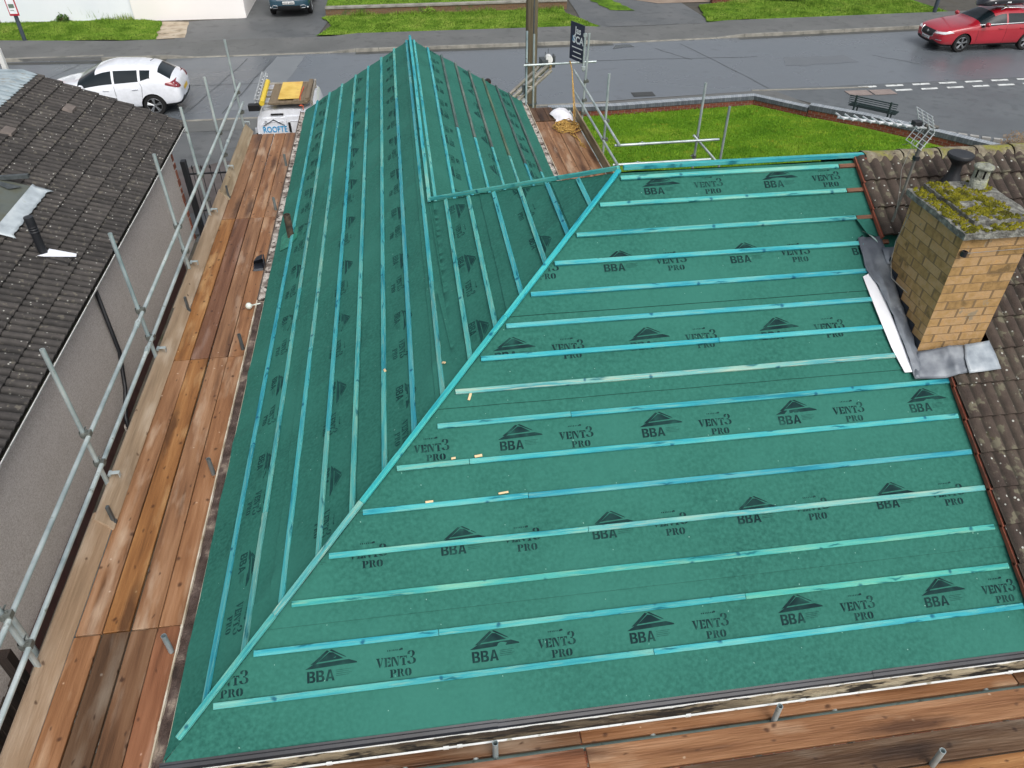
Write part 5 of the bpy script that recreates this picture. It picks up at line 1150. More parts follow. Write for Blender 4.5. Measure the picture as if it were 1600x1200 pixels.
bush('bush', (3.7, 34.32, .03), (.5, .14, .42), 500, m_blade, 'tuft of weeds growing up the low brick wall', 9, leaf=.04)
bush('bush', (-12.2, 34.9, .03), (.45, .2, .45), 600, M('weed_leaf', [(56,84,34), (84,116,50)], .9, 5), 'weed clump against the white wall', 12, leaf=.04)
m_dry = M('dry_hedge_leaf', [(92,76,56), (124,104,80), (140,122,98), (88,92,56)], .95, 3.)
bush('hedge', (19.9, 15.6, .0), (2.2, 1.2, .8), 12000, m_dry, 'dry brown hedge just behind the mossy ridge at the right', 21, leaf=.03)
b = MB()
for k in range(9): b.box((18.3+.27*k, 17.75-.17*k, .06), (.24, .12, .13), -.56)
tag(b.build('edging_stones', M('pale_stone', [(140,140,136), (170,170,166)], .9, 4), loc=(19.4, 17.1, 0)), 'row of pale edging stones beside the dry hedge', 'edging')
# ---------------------------------------------------------------- utility pole, posts, bus stop, bench
pl = empty('utility_pole', (5.64, 17.5, 0), 'tall round wooden utility pole beyond the gable between two scaffold tubes', 'utility pole')
b = MB(); b.lathe((5.64, 17.5, 0), [(.17, 0), (.165, 1), (.155, 3), (.15, 5), (.13, 9), (0, 9)], 20); b.build('pole', M('pole_wood', [(78,70,54), (104,96,76), (120,112,92)], .9, 2., (9, 9, .4), bump=.5), pl, smooth=True)
b = MB(); b.path([(5.67, 17.34, 0), (5.67, 17.34, 2.6), (5.67, 17.36, 5)], .02, 6); b.build('cable_guard', m_rust, pl)
b = MB(); b.lathe((5.64, 17.5, 1.55), [(.172, 0), (.174, .04), (.172, .05)], 16); b.build('pole_band', m_rust, pl)
def lamp(x, y, label, h=6, lean=0):
    r = empty('street_lamp', (x, y, 0), label, 'street lamp'); b = MB(); b.lathe((x, y, 0), [(.09, 0), (.09, 1.1), (.085, 1.15), (.055, 1.2), (.045, h), (0, h)], 14); b.build('post', flat('dark_grey_metal', (62, 72, 82), .5, .2), r, smooth=True, angle=40)
    b = MB(); b.path([(x, y, h-.05), (x, y-.3, h+.15), (x, y-.9, h+.2)], .03, 8); b.box((x, y-1.1, h+.19), (.2, .5, .1), taper=.8); b.build('lantern', flat('lamp_grey', (150, 154, 156), .5), r)
lamp(26.55, 31.65, 'grey lamp post on the verge beside the red car', 6)
bs = empty('bus_stop', (-12.72, 31.8, 0), 'dark grey bus stop post with a red and white flag sign', 'bus stop')
b = MB(); b.lathe((-12.72, 31.8, 0), [(.075, 0), (.075, 1.2), (.06, 1.25), (.06, 2.9), (0, 2.9)], 14); b.build('post', flat('dark_grey_metal', (0,0,0)), bs, smooth=True, angle=40)
b = MB(); b.box((-12.70, 31.70, 1.46), (.36, .035, .84)); b.box((-12.66, 31.7, 2.6), (.4, .04, .5)); b.build('frame', flat('bus_red', (168, 32, 52), .5), bs, bevel=.01)
b = MB(); b.box((-12.70, 31.678, 1.42), (.28, .01, .60)); b.build('timetable', m_wt, bs); b = MB(); b.box((-12.70, 31.67, 1.40), (.2, .006, .14)); b.box((-12.72, 31.67, 1.24), (.14, .006, .02)); b.build('timetable_print', flat('print_green', (96, 116, 100), .6), bs)
bn = empty('bench', (16.5, 18.9, 0), 'dark green metal slatted bench on the pavement behind the lawn wall', 'bench')
m_bn = flat('bench_green', (34, 50, 50), .4)
p0, p1 = Vector((16.08, 19.42, 0)), Vector((17.08, 18.36, 0)); d = (p1-p0).normalized(); nn_ = Vector((-d.y, d.x, 0)); 
if nn_.y < 0: nn_ = -nn_
b = MB()
for k in range(5): b.tube(p0+Vector((0, 0, .50+.06*k)), p1+Vector((0, 0, .50+.06*k)), .012 if k < 4 else .02, 8)
b.build('backrest', m_bn, bn)
b = MB()
for k in range(6): b.tube(p0+nn_*(.06+.07*k)+Vector((0, 0, .42)), p1+nn_*(.06+.07*k)+Vector((0, 0, .42)), .014, 8)
b.build('seat', m_bn, bn)
for t in (.14, .86):
    q = p0.lerp(p1, t); b = MB(); b.path([q+Vector((0, 0, 0)), q+Vector((0, 0, .40)), q+Vector((0, 0, .78))], .03, 8); b.path([q+nn_*.42, q+nn_*.42+Vector((0, 0, .42))], .025, 8); b.path([q+Vector((0, 0, .40)), q+nn_*.44+Vector((0, 0, .42))], .022, 8); b.build('leg', m_bn, bn)
# ---------------------------------------------------------------- TV aerial
ta = empty('tv_aerial', (7.19, 3.47, 4.9), 'television aerial on a leaning grey mast strapped to the chimney', 'aerial')
m_al = M('aerial_alu', [(190,196,198), (216,220,222)], .4, 8, metal=.3); m_mast = M('mast_grey', [(84,84,82), (112,110,104)], .6, 8, metal=.2)
b = MB(); b.tube((7.16, 3.44, 4.95), (7.22, 3.5, 5.66), .013, 10); b.tube((7.22, 3.5, 5.6), (7.235, 3.5, 5.93), .020, 10); b.tube((7.2, 3.5, 5.925), (7.34, 3.5, 5.90), .016, 10); b.build('mast', m_mast, ta)
b = MB(); b.box((7.222, 3.5, 5.60), (.045, .05, .04)); b.build('mast_clamp', m_black, ta)
B0, B1 = Vector((7.24, 3.5, 5.895)), Vector((6.28, 3.5, 6.045)); b = MB(); b.tube(B0, B1, .013, 8); b.build('boom', m_al, ta)
for k in range(9):
    q = B1.lerp(B0, .02+.098*k+(.03 if k > 7 else 0)); b = MB(); b.tube(q+Vector((0, -.08, .012)), q+Vector((0, .08, .012)), .0085, 6); b.build('director', m_al, ta)
b = MB(); q = B1.lerp(B0, .86); b.box(q+Vector((0, 0, .035)), (.08, .07, .045)); b.build('dipole_box', m_black, ta, bevel=.005)
b = MB(); q = B1.lerp(B0, .985)
for sz in (-1, 1):
    for k in range(5): z = sz*(.02+.035*k); b.tube(q+Vector((.0-.02*k, -.14, z)), q+Vector((0-.02*k, .14, z)), .004, 5)
    for y in (-.13, -.045, .045, .13): b.tube(q+Vector((0, y, 0)), q+Vector((-.085, y, sz*.16)), .005, 5)
b.build('reflector', m_al, ta)
b = MB(); b.path([(7.21, 3.5, 5.9), (7.12, 3.48, 5.75), (7.08, 3.46, 5.5), (7.12, 3.44, 5.3), (7.17, 3.43, 5.0)], .0028, 5); b.path([(7.22, 3.5, 5.6), (7.2, 3.6, 5.72), (7.17, 3.7, 5.66)], .0028, 5); b.build('cable', M('grey_cable', (0,0,0)), ta)
# ================================================================ vehicles
from mathutils.bvhtree import BVHTree
m_tyre = flat('tyre', (22, 22, 23), .8); m_rim = M('alloy', [(120,124,128), (168,172,176)], .35, 12, metal=.6)
m_glass = flat('car_glass', (22, 32, 36), .16); m_glass.node_tree.nodes['Principled BSDF'].inputs['Specular IOR Level'].default_value = .4
m_trim = flat('car_trim', (20, 21, 23), .5); m_chrome = M('chrome', [(190,194,198), (214,216,218)], .2, 5, metal=.8)
def loft_car(st, zglass):
    """closed half-sections mirrored; returns verts, faces, materials"""
    b = MB(); rings = []
    for (x, zb, zl, zt, wb, wl, wt, cab) in st:
        if cab: h = [(0, zb), (wb*.8, zb), (wb, zb+.09), (max(wb, wl)+.012, (zb+zl)*.52), (wl, zl), (wt+.03, zt-.085), (wt*.80, zt-.012), (0, zt)]
        else: h = [(0, zb), (wb*.8, zb), (wb, zb+.09), (max(wb, wl)+.012, (zb+zl)*.52), (wl, zl), (wl-.07, zl+(zt-zl)*.55), (wt*.7, zt-.006), (0, zt)]
        rings.append([(x, y, z) for y, z in h]+[(x, -y, z) for y, z in h[-2:0:-1]])
    n = len(rings[0]); 
    for r in rings: b.v += r
    for i in range(len(rings)-1):
        for k in range(n):
            b.f.append((i*n+k, (i+1)*n+k, (i+1)*n+(k+1) % n, i*n+(k+1) % n))
            kk = k if k < 7 else n-1-k; mi = 0
            c0, c1 = st[i][7], st[i+1][7]
            if kk == 4 and c0 in (1, 2) and c1 in (1, 2) and not (c0 == 2 and c1 == 2): mi = 1
            if kk in (5, 6) and {c0, c1} in ({3, 1}, {3, 2}): mi = 2
            if kk in (5, 6) and {c0, c1} in ({4, 1}, {4, 2}): mi = 3
            if kk == 4 and ({c0, c1} == {3, 1}): mi = 1
            if kk in (0, 1): mi = 4
            b.m.append(mi)
    b.f.append(tuple(range(n))); b.m.append(0); b.f.append(tuple((len(rings)-1)*n+k for k in range(n))[::-1]); b.m.append(0)
    return b
def make_car(name, st, axles, hw, wr, paint, label, cat, loc, rz, seg=2, arch=1.13, wheelz=None):
    root = empty(name, (0, 0, 0), label, cat)
    b = loft_car(st, 0); mats = [paint, m_glass, m_glass, m_glass, m_trim, m_trim]
    o = b.build('body', mats, None, loc=(0, 0, 0), smooth=True)
    bm = bmesh.new(); bm.from_mesh(o.data); bmesh.ops.recalc_face_normals(bm, faces=bm.faces); bm.to_mesh(o.data); bm.free()
    s = o.modifiers.new('s', 'SUBSURF'); s.levels = seg; s.render_levels = seg
    c = MB()
    for ax in axles:
        for sy in (-1, 1): c.tube((ax, sy*(hw+.2), wr), (ax, sy*(hw-.24), wr), wr*arch, 32, mi=5)
    co = c.build('cut', mats, None, loc=(0, 0, 0))
    bm = bmesh.new(); bm.from_mesh(co.data); bmesh.ops.recalc_face_normals(bm, faces=bm.faces); bm.to_mesh(co.data); bm.free()
    bo = o.modifiers.new('b', 'BOOLEAN'); bo.operation = 'DIFFERENCE'; bo.object = co; bo.solver = 'EXACT'
    dg = bpy.context.evaluated_depsgraph_get(); dg.update(); ev = o.evaluated_get(dg); me = bpy.data.meshes.new_from_object(ev)
    V = [v.co.copy() for v in me.vertices]; F = [(tuple(p.vertices), p.material_index) for p in me.polygons]
    bvh = BVHTree.FromPolygons(V, [f for f, _ in F])
    bpy.data.objects.remove(o); bpy.data.objects.remove(co)
    for nm, ids, mm, sd in (('body', (0, 4, 5), [paint, m_trim], 0), ('side_window', (1,), [m_glass], 1), ('side_window', (1,), [m_glass], -1), ('windscreen', (2,), [m_glass], 0), ('rear_window', (3,), [m_glass], 0)):
        q = MB(); mp = {}
        for f, mi in F:
            if mi in ids and (sd == 0 or V[f[0]].y*sd > 0):
                for i in f:
                    if i not in mp: mp[i] = len(q.v); q.v.append(tuple(V[i]))
                q.f.append(tuple(mp[i] for i in f)); q.m.append(1 if mi in (4, 5) and nm == 'body' else 0)
        if q.f: q.build(nm, mm, root, smooth=True, angle=55)
    def cast(axis, a, c_):
        o_, d_ = {'y-': (Vector((a, -4, c_)), Vector((0, 1, 0))), 'y+': (Vector((a, 4, c_)), Vector((0, -1, 0))), 'x+': (Vector((5, a, c_)), Vector((-1, 0, 0))), 'x-': (Vector((-5, a, c_)), Vector((1, 0, 0))), 'z': (Vector((a, c_, 5)), Vector((0, 0, -1)))}[axis]
        h = bvh.ray_cast(o_, d_)
        return (h[0], h[1] if h[1] is None or h[1].dot(d_) < 0 else -h[1])
    def patch(nm, mat, axis, quad, off=.006, n=6, m=3):
        q = MB(); A_, B_, C_, D_ = [Vector((*p, 0)) for p in quad]; vs = []; ok = True
        for j in range(m+1):
            for i in range(n+1):
                p = A_.lerp(B_, i/n).lerp(D_.lerp(C_, i/n), j/m); h, nn = cast(axis, p.x, p.y)
                if h is None: return None
                vs.append(h+nn*off)
        q.add(vs, [(j*(n+1)+i, j*(n+1)+i+1, (j+1)*(n+1)+i+1, (j+1)*(n+1)+i) for j in range(m) for i in range(n)])
        return q.build(nm, mat, root, smooth=True)
    def line(axis, pts, r=.006, mat=None, nm='panel_gap'):
        q = MB(); P = []
        for k in range(len(pts)-1):
            for t in range(6): 
                a = Vector(pts[k]).lerp(Vector(pts[k+1]), t/5); h, nn = cast(axis, a.x, a.y)
                if h is not None: P.append(h+nn*.001)
        if len(P) > 2: return q.path(P, r, 4).build(nm, mat or m_trim, root)
    for ax in axles:
        for sy in (-1, 1):
            q = MB(); y0, y1 = sy*(hw-.22), sy*(hw-.015); yc = (y0+y1)/2; w_ = .105
            q.lathe((ax, yc, wr), [(wr*.68, -w_), (wr*.93, -w_*.98), (wr, -w_*.7), (wr, w_*.7), (wr*.93, w_*.98), (wr*.70, w_), (wr*.66, w_*.8)], 32, axis=(0, sy, 0))
            t = q.build('wheel', m_tyre, root, smooth=True, angle=40); r_ = MB()
            r_.lathe((ax, yc, wr), [(wr*.70, w_*.9), (wr*.66, w_*.96), (wr*.63, w_*.6), (wr*.62, -.02), (0, -.02)], 32, axis=(0, sy, 0), mi=1)
            for f in range(len(r_.f)): r_.m[f] = 0 if f < 64 else 1
            for k in range(5):
                for da in (-.13, .13):
                    a = 2*math.pi*k/5+.3+da; p0 = Vector((ax, yc+sy*w_*.82, wr)); p1 = p0+Vector((math.cos(a)*wr*.66, 0, math.sin(a)*wr*.66)); r_.path([p0, p1], .019, 5)
            r_.tube((ax, yc+sy*w_*.4, wr), (ax, yc+sy*w_*.95, wr), wr*.15, 12); r_.build('rim', [m_rim, m_trim], t, smooth=True, angle=40)
    root.location = loc; root.rotation_euler = (0, 0, rz)
    return root, patch, line, cast
# --- white hatchback --------------------------------------------------------------
m_wp = flat('white_paint', (226, 230, 236), .25, coat=.8)
HB = [(2.24,.38,.52,.55,.50,.52,.40,0),(2.18,.26,.62,.68,.74,.78,.58,0),(1.95,.20,.72,.84,.84,.87,.66,0),(1.4,.18,.84,.97,.87,.90,.72,0),(1.0,.18,.91,1.03,.88,.90,.72,0),(.86,.18,.97,1.07,.88,.90,.72,3),
      (.16,.18,1.01,1.43,.88,.90,.56,1),(-.22,.18,1.03,1.48,.88,.90,.58,1),(-.26,.18,1.03,1.485,.88,.90,.58,2),(-.34,.18,1.03,1.49,.88,.90,.58,2),(-.38,.18,1.035,1.49,.88,.90,.58,1),(-1.0,.18,1.08,1.47,.88,.91,.57,1),(-1.04,.18,1.08,1.47,.88,.91,.57,2),(-1.07,.18,1.085,1.465,.88,.91,.57,2),(-1.34,.18,1.20,1.42,.88,.90,.55,1),(-1.38,.18,1.20,1.42,.88,.90,.55,2),(-1.58,.20,1.16,1.39,.87,.89,.53,2),
      (-2.0,.24,1.02,1.07,.86,.86,.62,4),(-2.13,.27,.94,.98,.84,.83,.6,0),(-2.2,.34,.78,.82,.76,.76,.55,0),(-2.22,.42,.7,.72,.6,.6,.45,0)]
car, patch, line, cast = make_car('parked_car', HB, (1.36, -1.34), .90, .325, m_wp, 'white hatchback parked in the road beyond the grey tiled roof', 'car', (-6.95, 23.28, .0), math.pi+.03)
for s_ in (-1, 1):
    patch('tail_light', flat('tail_red', (120, 16, 30), .2, coat=.6), 'x-', [(s_*.52,.80), (s_*.80,.82), (s_*.85,1.0), (s_*.62,.97)], .010)
    ax = 'y-' if s_ < 0 else 'y+'
    patch('tail_light', flat('tail_red', (0,0,0)), ax, [(-2.14,.83), (-1.80,.93), (-1.84,1.0), (-2.08,1.0)], .008)
    line(ax, [(.78,.30),(.80,.92)]); line(ax, [(-.30,.30),(-.30,.96)]); line(ax, [(-1.02,.45),(-1.12,.9),(-1.08,1.02)]); line(ax, [(.78,.30),(-.95,.30)])
    for hx in (.0, -.85):
        h, nn = cast(ax, hx-.05, .86); b = MB(); b.box((h.x, h.y+s_*.02, .86), (.18, .03, .025)); b.build('door_handle', m_wp, car, bevel=.006)
    b = MB(); b.lathe((.62, s_*1.0, 1.0), [(.001,-.1),(.07,-.06),(.085,.0),(.07,.07),(.001,.1)], 12, axis=(0,1,0)); b.box((.66, s_*.9, .97), (.06,.12,.03)); b.build('wing_mirror', m_wp, car, smooth=True)
patch('number_plate', flat('yellow_plate', (214, 176, 30), .4), 'x-', [(-.26,.60),(.26,.60),(.26,.71),(-.26,.71)], .012)
b = MB(); b.tube((-1.35, 0, 1.44), (-1.5, 0, 1.52), .008, 6); b.build('roof_aerial', m_trim, car)
# --- red estate ---------------------------------------------------------------------
m_rp = M('red_paint', [(150,18,34), (176,26,46)], .28, 1., coat=.9)
ES = [(2.42,.34,.56,.60,.50,.54,.42,0),(2.36,.24,.66,.72,.74,.76,.58,0),(2.12,.18,.74,.85,.86,.88,.68,0),(1.6,.17,.83,.96,.89,.91,.74,0),(1.05,.17,.90,1.03,.90,.92,.74,0),(.92,.17,.92,1.05,.90,.92,.74,3),
      (.14,.17,.95,1.42,.90,.92,.58,1),(-.2,.17,.96,1.46,.90,.92,.60,1),(-.24,.17,.96,1.465,.90,.92,.60,2),(-.32,.17,.97,1.47,.90,.92,.60,2),(-.36,.17,.97,1.47,.90,.92,.60,1),(-1.1,.17,.99,1.46,.90,.92,.60,1),(-1.14,.17,.99,1.46,.90,.92,.60,2),(-1.2,.17,1.0,1.455,.90,.92,.60,2),(-1.24,.17,1.0,1.455,.90,.92,.59,1),(-1.85,.18,1.03,1.42,.89,.90,.57,1),(-1.95,.18,1.03,1.41,.89,.90,.56,2),(-2.05,.2,1.02,1.39,.88,.89,.55,2),
      (-2.30,.24,1.0,1.05,.86,.86,.62,4),(-2.37,.28,.9,.93,.84,.82,.6,0),(-2.40,.40,.75,.78,.7,.7,.5,0)]
car, patch, line, cast = make_car('parked_car', ES, (1.42, -1.35), .92, .335, m_rp, 'red estate car with black roof box driving along the road at the top right', 'car', (25.52, 26.75, .0), math.pi)
m_lamp = flat('headlamp', (206, 212, 214), .15, coat=.6)
for s_ in (-1, 1):
    ax = 'y-' if s_ < 0 else 'y+'
    patch('headlight', m_lamp, 'x+', [(s_*.46,.64),(s_*.83,.67),(s_*.84,.75),(s_*.5,.70)], .012); patch('headlight', m_lamp, ax, [(1.86,.73),(2.26,.66),(2.30,.71),(2.02,.78)], .008)
    patch('fog_trim', m_chrome, 'x+', [(s_*.60,.44),(s_*.80,.44),(s_*.80,.465),(s_*.6,.465)], .010)
    patch('window_trim', m_chrome, ax, [(.86,.965),(-1.95,1.045),(-1.95,1.065),(.86,.985)], .008, 20, 1)
    line(ax, [(.86,.30),(.90,.90)]); line(ax, [(-.28,.30),(-.28,.94)]); line(ax, [(-1.02,.5),(-1.18,.95)]); line(ax, [(.86,.28),(-.95,.28)])
    for hx in (-.05, -.95):
        h, nn = cast(ax, hx, .84); b = MB(); b.box((h.x, h.y+s_*.02, .84), (.2, .03, .025)); b.build('door_handle', m_rp, car, bevel=.006)
    b = MB(); b.lathe((.66, s_*1.02, 1.02), [(.001,-.11),(.07,-.07),(.085,.0),(.07,.08),(.001,.11)], 12, axis=(0,1,0)); b.box((.7, s_*.93, .97), (.06,.14,.03)); b.build('wing_mirror', m_rp, car, smooth=True)
    b = MB(); b.path([(.0, s_*.58, 1.44), (-.15, s_*.58, 1.52), (-1.6, s_*.57, 1.49), (-1.75, s_*.56, 1.43)], .016, 8); b.build('roof_rail', m_chrome, car, smooth=True)
patch('grille', m_trim, 'x+', [(-.36,.50),(.36,.50),(.42,.72),(-.42,.72)], .008, 8, 4)
line('x+', [(-.44,.73),(-.38,.52),(-.2,.47),(.2,.47),(.38,.52),(.44,.73)], .014, m_chrome, 'grille_trim')
b = MB(); h, nn = cast('x+', 0, .64); b.lathe((h.x+.012, 0, .63), [(.001, .0), (.06, 0), (.06, .008), (.001, .01)], 16, axis=(1, 0, 0)); b.box((h.x+.022, 0, .63), (.006, .02, .07)); b.build('badge', m_chrome, car)
patch('number_plate', flat('white_plate', (226, 228, 226), .4), 'x+', [(-.26,.38),(.26,.38),(.26,.48),(-.26,.48)], .02)
text_obj('LM16 XLZ', .10, Matrix.Translation((2.475, 0, .43)) @ Matrix.Rotation(math.pi/2, 4, 'Z') @ Matrix.Rotation(math.pi/2, 4, 'X'), m_black, car, 'plate_lettering', .002)
for x in (-.25, -1.05): b = MB(); b.box((x, 0, 1.545), (.05, 1.24, .025)); b.build('cross_bar', m_chrome, car)
# roof box, a thing of its own
rb_ = MB(); n, m = 24, 12; vs = []
for i in range(n+1):
    t = i/n; x = 1.0-2.0*t; wv = .40*(1-abs(2*t-1)**4)**.5*(1-.22*(1-t)); hv = .36*(1-abs(2*t-1)**3.2)**.6
    for k in range(m):
        a = 2*math.pi*k/m; c_, s_ = math.cos(a), math.sin(a); vs.append((x, wv*abs(c_)**.55*(1 if c_ > 0 else -1), .05+hv*(.5+.5*abs(s_)**.6*(1 if s_ > 0 else -1))*(.75 if s_ < 0 else 1)))
rb_.add(vs, [(i*m+k, (i+1)*m+k, (i+1)*m+(k+1) % m, i*m+(k+1) % m) for i in range(n) for k in range(m)])
rbx = empty('roof_box', (25.68, 26.55, 1.50), 'glossy black roof box on the red car', 'roof box'); 
def loc_build(mb, nm, mat, root, **k):
    root['o'] = (0, 0, 0); o = mb.build(nm, mat, root, **k); return o
bx = loc_build(rb_, 'box_shell', flat('box_black', (28, 30, 36), .2, coat=.7), rbx, smooth=True)
b = MB(); b.box((.1, -.36, .2), (.16, .012, .04)); b.box((-.5, -.385, .2), (.06, .012, .03)); loc_build(b, 'box_lock', m_wt, rbx); rbx.rotation_euler = (0, 0, math.pi)
rbx.rotation_euler = (0, 0, 0)
# --- dark blue SUV ------------------------------------------------------------------
m_bp = M('petrol_paint', [(34,62,78), (46,78,94)], .25, 1., coat=.9)
SV = [(2.26,.40,.60,.66,.52,.58,.44,0),(2.20,.30,.76,.86,.80,.82,.62,0),(2.0,.24,.90,1.04,.88,.90,.70,0),(1.4,.24,1.0,1.14,.90,.92,.74,0),(1.0,.24,1.05,1.2,.91,.93,.74,0),(.88,.24,1.07,1.22,.91,.93,.74,3),(.1,.24,1.1,1.6,.91,.93,.62,1),(-.3,.24,1.1,1.66,.91,.93,.63,1),(-.36,.24,1.1,1.66,.91,.93,.63,2),(-.42,.24,1.1,1.66,.91,.93,.63,1),(-1.6,.24,1.14,1.62,.91,.92,.6,1),(-1.8,.24,1.15,1.6,.9,.91,.58,2),(-2.1,.3,1.1,1.16,.88,.88,.6,4),(-2.22,.36,.9,.95,.8,.8,.6,0)]
car, patch, line, cast = make_car('parked_car', SV, (1.38, -1.32), .93, .35, m_bp, 'dark petrol blue car parked nose out on the driveway across the road', 'car', (-2.48, 36.75, .03), -math.pi/2)
patch('bumper_grille', m_trim, 'x+', [(-.62,.34),(.62,.34),(.46,.50),(-.46,.50)], .012, 12, 3); patch('grille', m_trim, 'x+', [(-.5,.74),(.5,.74),(.5,.80),(-.5,.80)], .010, 10, 2)
line('x+', [(-.5,.72),(0,.70),(.5,.72)], .010, m_chrome, 'grille_trim')
patch('number_plate', flat('white_plate', (0,0,0)), 'x+', [(-.26,.56),(.26,.56),(.26,.67),(-.26,.67)], .03)
text_obj('WX19 HWC', .10, Matrix.Translation((2.325, 0, .615)) @ Matrix.Rotation(math.pi/2, 4, 'Z') @ Matrix.Rotation(math.pi/2, 4, 'X'), m_black, car, 'plate_lettering', .002)
for s_ in (-1, 1):
    line('x+', [(s_*.50,.50),(s_*.50,.40),(s_*.70,.40),(s_*.74,.46),(s_*.66,.52),(s_*.50,.50)], .014, m_chrome, 'fog_surround')
    b = MB(); h, nn = cast('x+', s_*.80, .42); h = h or Vector((2.1, s_*.8, .42)); b.lathe(h+Vector((.005, 0, 0)), [(.001,.02),(.03,.012),(.034,0)], 10, axis=(1,0,0)); b.build('fog_light', m_lamp, car)
    patch('headlight', m_lamp, 'x+', [(s_*.50,.86),(s_*.80,.88),(s_*.80,.94),(s_*.5,.92)], .010)
    b = MB(); b.lathe((.62, s_*1.04, 1.15), [(.001,-.12),(.08,-.07),(.095,.0),(.08,.08),(.001,.12)], 12, axis=(0,1,0)); b.build('wing_mirror', m_bp, car, smooth=True)
# --- white van ----------------------------------------------------------------------
van = empty('van', (0, 0, 0), 'white roofing van with roof rack, parked against the gable beyond the left walkway', 'van')
b = MB(); prof = [(0,.3),(.80,.3),(.94,.42),(.965,.9),(.95,1.3),(.90,1.9),(.82,2.12),(.68,2.22),(0,2.25)]
ring = prof+[(-y, z) for y, z in prof[-2:0:-1]]; K = len(ring); X = [(-2.52,.985,0), (-2.45,1.,0), (-.55,1,0), (-.15,.98,-.35), (.75,.95,-1.15), (1.5,.85,-1.4)]
for i, (x, sc_, dz) in enumerate(X):
    for (y, z) in ring: b.v.append((x, y*sc_, max(.3, z+dz*(max(0, (z-.9))/1.35)) if dz else z))
for i in range(len(X)-1):
    for k in range(K): b.f.append((i*K+k, i*K+(k+1) % K, (i+1)*K+(k+1) % K, (i+1)*K+k)); b.m.append(0)
b.f.append(tuple(range(K))[::-1]); b.m.append(0); b.f.append(tuple((len(X)-1)*K+k for k in range(K))); b.m.append(0)
b.build('body', m_wp, van, smooth=True, angle=35)
for sy, w0 in ((-1, 0), (1, 0)):
    b = MB(); y0, y1 = (.012, .86); c = [(-2.545, sy*y0, .55), (-2.545, sy*(y1+.04), .55), (-2.545, sy*(y1), 1.5), (-2.545, sy*(y1-.06), 1.98), (-2.545, sy*(y1-.16), 2.08), (-2.545, sy*y0, 2.09)]
    d_ = [(p[0]+.035, p[1], p[2]) for p in c]; b.add(c+d_, [tuple(range(6)) if sy < 0 else tuple(range(6))[::-1]]+[(i, (i+1) % 6, 6+(i+1) % 6, 6+i) for i in range(6)]); dr = b.build('rear_door', m_wp, van, bevel=.012)
    b = MB(); c2 = [(-2.552, sy*.10, 1.15), (-2.552, sy*.76, 1.15), (-2.552, sy*.74, 1.92), (-2.552, sy*.66, 1.99), (-2.552, sy*.10, 2.0)]; b.path(c2+[c2[0]], .008, 6); b.build('pressed_panel', m_wp, dr)
    b = MB(); [b.box((-2.54, sy*.92, z), (.04, .05, .12)) for z in (.8, 1.7)]; b.build('hinge', m_trim, dr, bevel=.005)
b = MB(); b.box((-2.54, .25, 2.155), (.03, .36, .03)); b.build('brake_light', m_trim, van); b = MB(); b.box((-2.56, .0, .45), (.12, 1.86, .22)); b.build('bumper', m_trim, van, bevel=.03)
b = MB(); b.box((-2.555, -.06, 1.86), (.02, .07, .22)); b.build('door_catch', m_trim, van, bevel=.006)
for s_ in (-1, 1): b = MB(); b.box((-2.50, s_*.93, 1.55), (.08, .07, .62)); b.build('tail_light', flat('tail_clear', (168, 172, 178), .3), van, bevel=.01)
b = MB(); b.add([(.42,-.74,1.60),(.42,.74,1.60),(-.14,.66,2.02),(-.14,-.66,2.02)], [(0,1,2,3)]); b.build('windscreen', m_glass, van)
for ax in (.95, -1.75):
    for sy in (-1, 1):
        b = MB(); b.lathe((ax, sy*.86, .34), [(0,-.1),(.30,-.1),(.34,-.07),(.34,.07),(.30,.1),(.2,.1),(0,.07)], 24, axis=(0,sy,0)); b.build('wheel', m_tyre, van, smooth=True, angle=40)
TV = Matrix.Translation((-2.556, .38, 1.82)) @ Matrix.Rotation(-math.pi/2, 4, 'Z') @ Matrix.Rotation(math.pi/2, 4, 'X')
text_obj('ROOFTE', .185, TV, flat('sign_cyan', (30, 150, 206), .4), van, 'lettering', .003)
b = MB(); P = lambda x, z: TV @ Vector((x, z, .003))
b.path([P(-.32,.09), P(-.22,.13), P(.0,.22), P(.30,.09)], .010, 5); b.path([P(-.24,.12), P(-.25,.20), P(-.20,.19), P(-.2,.15)], .008, 5); b.build('house_logo', flat('logo_grey', (72, 78, 84), .5), van)
van.scale = (1, .80, 1.06); van.location = (-.53, 17.9, 0); van.rotation_euler = (0, 0, math.pi/2)
# roof rack and load (world coordinates)
_n0 = set(bpy.data.objects)
b = MB()
for y in (15.6, 16.1, 16.6, 17.1): b.box((-.53, y, 2.33), (1.24, .05, .04))
for x in (-1.13, .07): b.box((x, 16.35, 2.35), (.04, 1.7, .05)); [b.box((x, y, 2.28), (.05, .06, .12)) for y in (15.7, 17.0)]
rk = b.build('roof_rack', m_alu, van); rk.parent = van; rk.matrix_parent_inverse = (Matrix.Translation(van.location) @ Matrix.Rotation(math.pi/2, 4, 'Z') @ Matrix.Diagonal((1, .80, 1.06, 1))).inverted(); rk.location = (0, 0, .13)
b = MB()
for dx in (0, .10):
    for zz in (2.40,): b.tube((-1.18+dx, 15.35, zz+.02), (-1.25+dx, 17.6, zz+.02), .022, 8)
for dx in (0, .10):
    b.tube((-1.18+dx, 15.4, 2.50), (-1.25+dx, 17.5, 2.50), .018, 8)
k = 15.5
while k < 17.5: b.tube((-1.21, k, 2.47), (-1.09, k, 2.47), .013, 6); k += .25
tag(b.build('ladder', M('ladder_alu', [(150,154,156), (200,204,206)], .4, 5, metal=.3), loc=(-1.15, 17, 2.38)), 'aluminium ladder on edge along the left side of the van roof', 'ladder')
